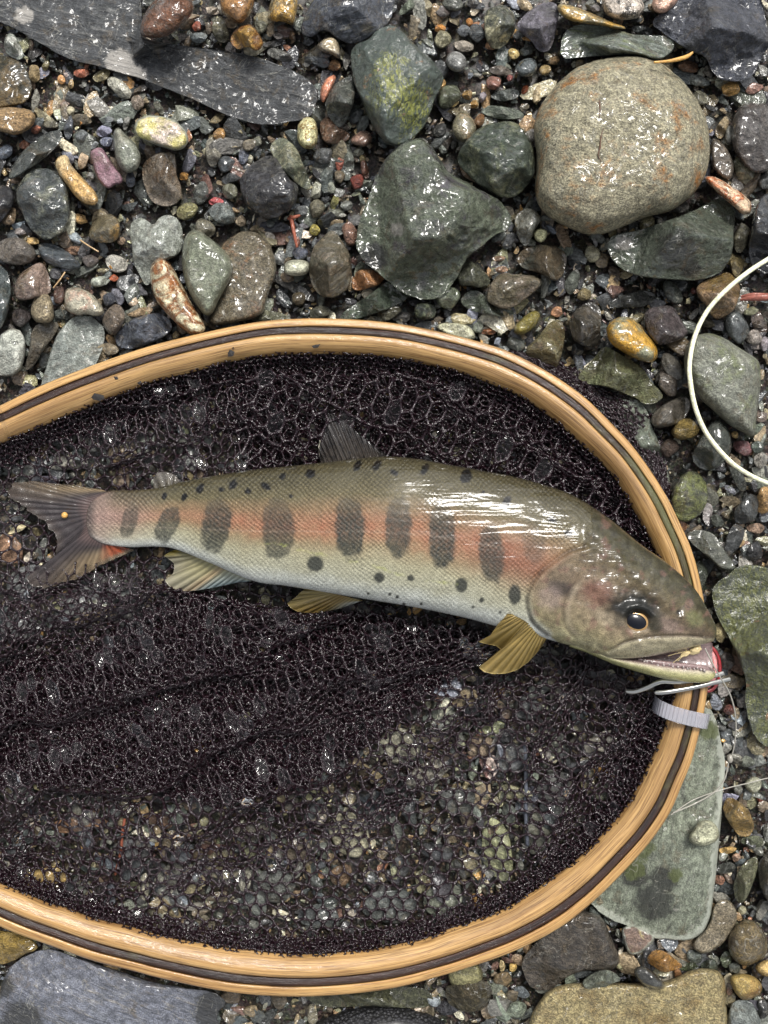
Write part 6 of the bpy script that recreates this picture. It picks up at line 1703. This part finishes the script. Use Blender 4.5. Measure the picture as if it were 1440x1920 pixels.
tube_obj("terracotta_shard", [(545,405,7),(549,425,8),(553,445,8),(557,464,7)], [.0009, .001, .0008, .0006], M_TERRA, 24, 6, "narrow terracotta red shard below the blackish knobbly rock", "shard")
tube_obj("terracotta_shard", [(540,410,7),(552,407,8.4),(562,404,7.5)], [.0006, .0009, .0006], M_TERRA, 16, 6, "short terracotta piece crossing the end of the narrow red shard", "shard")
tube_obj("rootlet", [(150,450,4.5),(168,462,5.5),(185,472,5)], .00035, M_STRAW, 20, 6, "thin grey rootlet between the small pebbles below the lumpy grey-green cobble", "rootlet")
tube_obj("rootlet", [(100,540,4),(112,525,5.5),(122,510,5)], .00035, M_STRAW, 20, 6, "thin grey rootlet beside the humped pinkish stone", "rootlet")
tube_obj("reed_stem", [(216,1640,2.4),(226,1600,3),(230,1560,3.4),(234,1535,2.8)], .0007, M_TERRA, 40, 7, "thin red-brown stem seen through the netting near the lower hoop", "stem")
tube_obj("reed_stem", [(984,1390,2.6),(986,1450,3.2),(986,1520,3.2),(989,1585,2.6)], .0010, flat_mat("grey_stem", (84, 88, 98), .5, .4), 40, 7, "straight grey stem seen through the netting at the right of the bag", "stem")

# flecks of dark leaf stuck on the hoop
M_FLECK = flat_mat("leaf_fleck", (20, 14, 12), .7, .1)
def fleck(poly, z, label):
    P = np.asarray(poly, float); n = len(P); c = P.mean(0)
    V = np.concatenate([W(P[:, 0], P[:, 1], np.full(n, z / 1000)), W(P[:, 0], P[:, 1], np.full(n, (z + .35) / 1000)), W(c[:1], c[1:], np.array([(z + .55) / 1000]))])
    k = np.arange(n); k2 = (k + 1) % n
    o = mesh_obj("leaf_fleck", V, [np.stack([k, k2, k2 + n, k + n], 1), np.stack([k + n, k2 + n, np.full(n, 2 * n)], 1)], M_FLECK, smooth=False)
    tag(o, label, "leaf fleck", "dark flecks stuck on the hoop")
fleck([(171,745),(177,737),(194,741),(196,747),(188,752),(175,749)], 19.9, "largest black square fleck on the inner strip of the upper hoop")
fleck([(427,662),(431,655),(440,660),(437,668),(428,669)], 20.2, "rounded dark fleck at the inner edge of the hoop above the dark netting")
fleck([(584,649),(592,646),(601,645),(596,652),(588,653)], 20.2, "pointed dark fleck on the hoop above the dorsal fin")
fleck([(257,718),(264,714),(266,718),(260,721)], 19.6, "tiny dark fleck next to a knot in the hoop wood")
fleck([(213,706),(220,706),(222,711),(216,712)], 20, "tiny brown fleck beside the dark strip of the upper hoop")
fleck([(435,652),(438,650),(439,654)], 20.4, "speck just above the rounded dark fleck")
for (x, y) in [(121,966)]:
    kv2, kf2 = ico(2)
    tag(mesh_obj("grit_grain", kv2 * np.array([6, 6, 5]) / PXM + W(np.array([float(x)]), np.array([float(y)]), np.array([.0104]))[0], kf2, M_TWIG), "single golden grain of grit stuck on the tail fin", "grit")

# water drop in the hollow of the chalky stone
Nd = NT("water_drop"); M_DROP = Nd.done(Nd.bsdf(Base_Color=(1, 1, 1, 1), Roughness=0.0, Transmission_Weight=1.0, IOR=1.33).outputs[0])
dv, df = ico(3)
zz = top_z(24, 648)
tag(mesh_obj("water_drop", dv * np.array([12, 12, 7]) / PXM + W(np.array([24.]), np.array([648.]), np.array([(zz) / 1000]))[0], df, M_DROP), "clear water drop sitting on the chalky pale stone", "water drop")

# black woven fabric at the bottom edge
def fabric_material():
    N = NT("black_woven_fabric")
    vec = N.n("ShaderNodeTexCoord").outputs['Object']
    v = N.voro(N.mapping(vec, scale=(1, 1.5, 1), rot=(0, 0, .6)), 620)
    col = N.mix(N.rng(v, .2, .6), lin((46, 46, 50)), lin((14, 14, 16)))
    b = N.bsdf(Base_Color=col, Roughness=.6, Normal=N.bump(v, -.0012), Coat_Weight=.25, Coat_Roughness=.25)
    return N.done(b.outputs[0])
n, m = 90, 26
V = []
for i in range(n):
    th = 2 * math.pi * i / n
    for j in range(m):
        u = j / (m - 1); r_ = math.cos(u * math.pi / 2) ** .8; zz = 15 * math.sin(u * math.pi / 2) ** .9
        x = 715 + 168 * r_ * math.cos(th) * (1 + .04 * math.sin(3 * th)); y = 1985 + 100 * r_ * math.sin(th)
        V.append((x, y, zz - 2))
V = np.array(V)
wob_ = .6 * noise2(V[:, 0], V[:, 1], 60, 601, 2)
fo = mesh_obj("woven_fabric", W(V[:, 0], V[:, 1], (V[:, 2] + wob_) / 1000), grid_faces(n, m, False, True), fabric_material())
tag(fo, "black woven mesh fabric poking into view below the lower hoop", "fabric")
#print("TRIS", sum(sum(len(p.vertices) - 2 for p in o.data.polygons) if len(o.data.polygons) < 20000 else len(o.data.loops) - 2 * len(o.data.polygons) for o in scene.objects if o.type == 'MESH'))
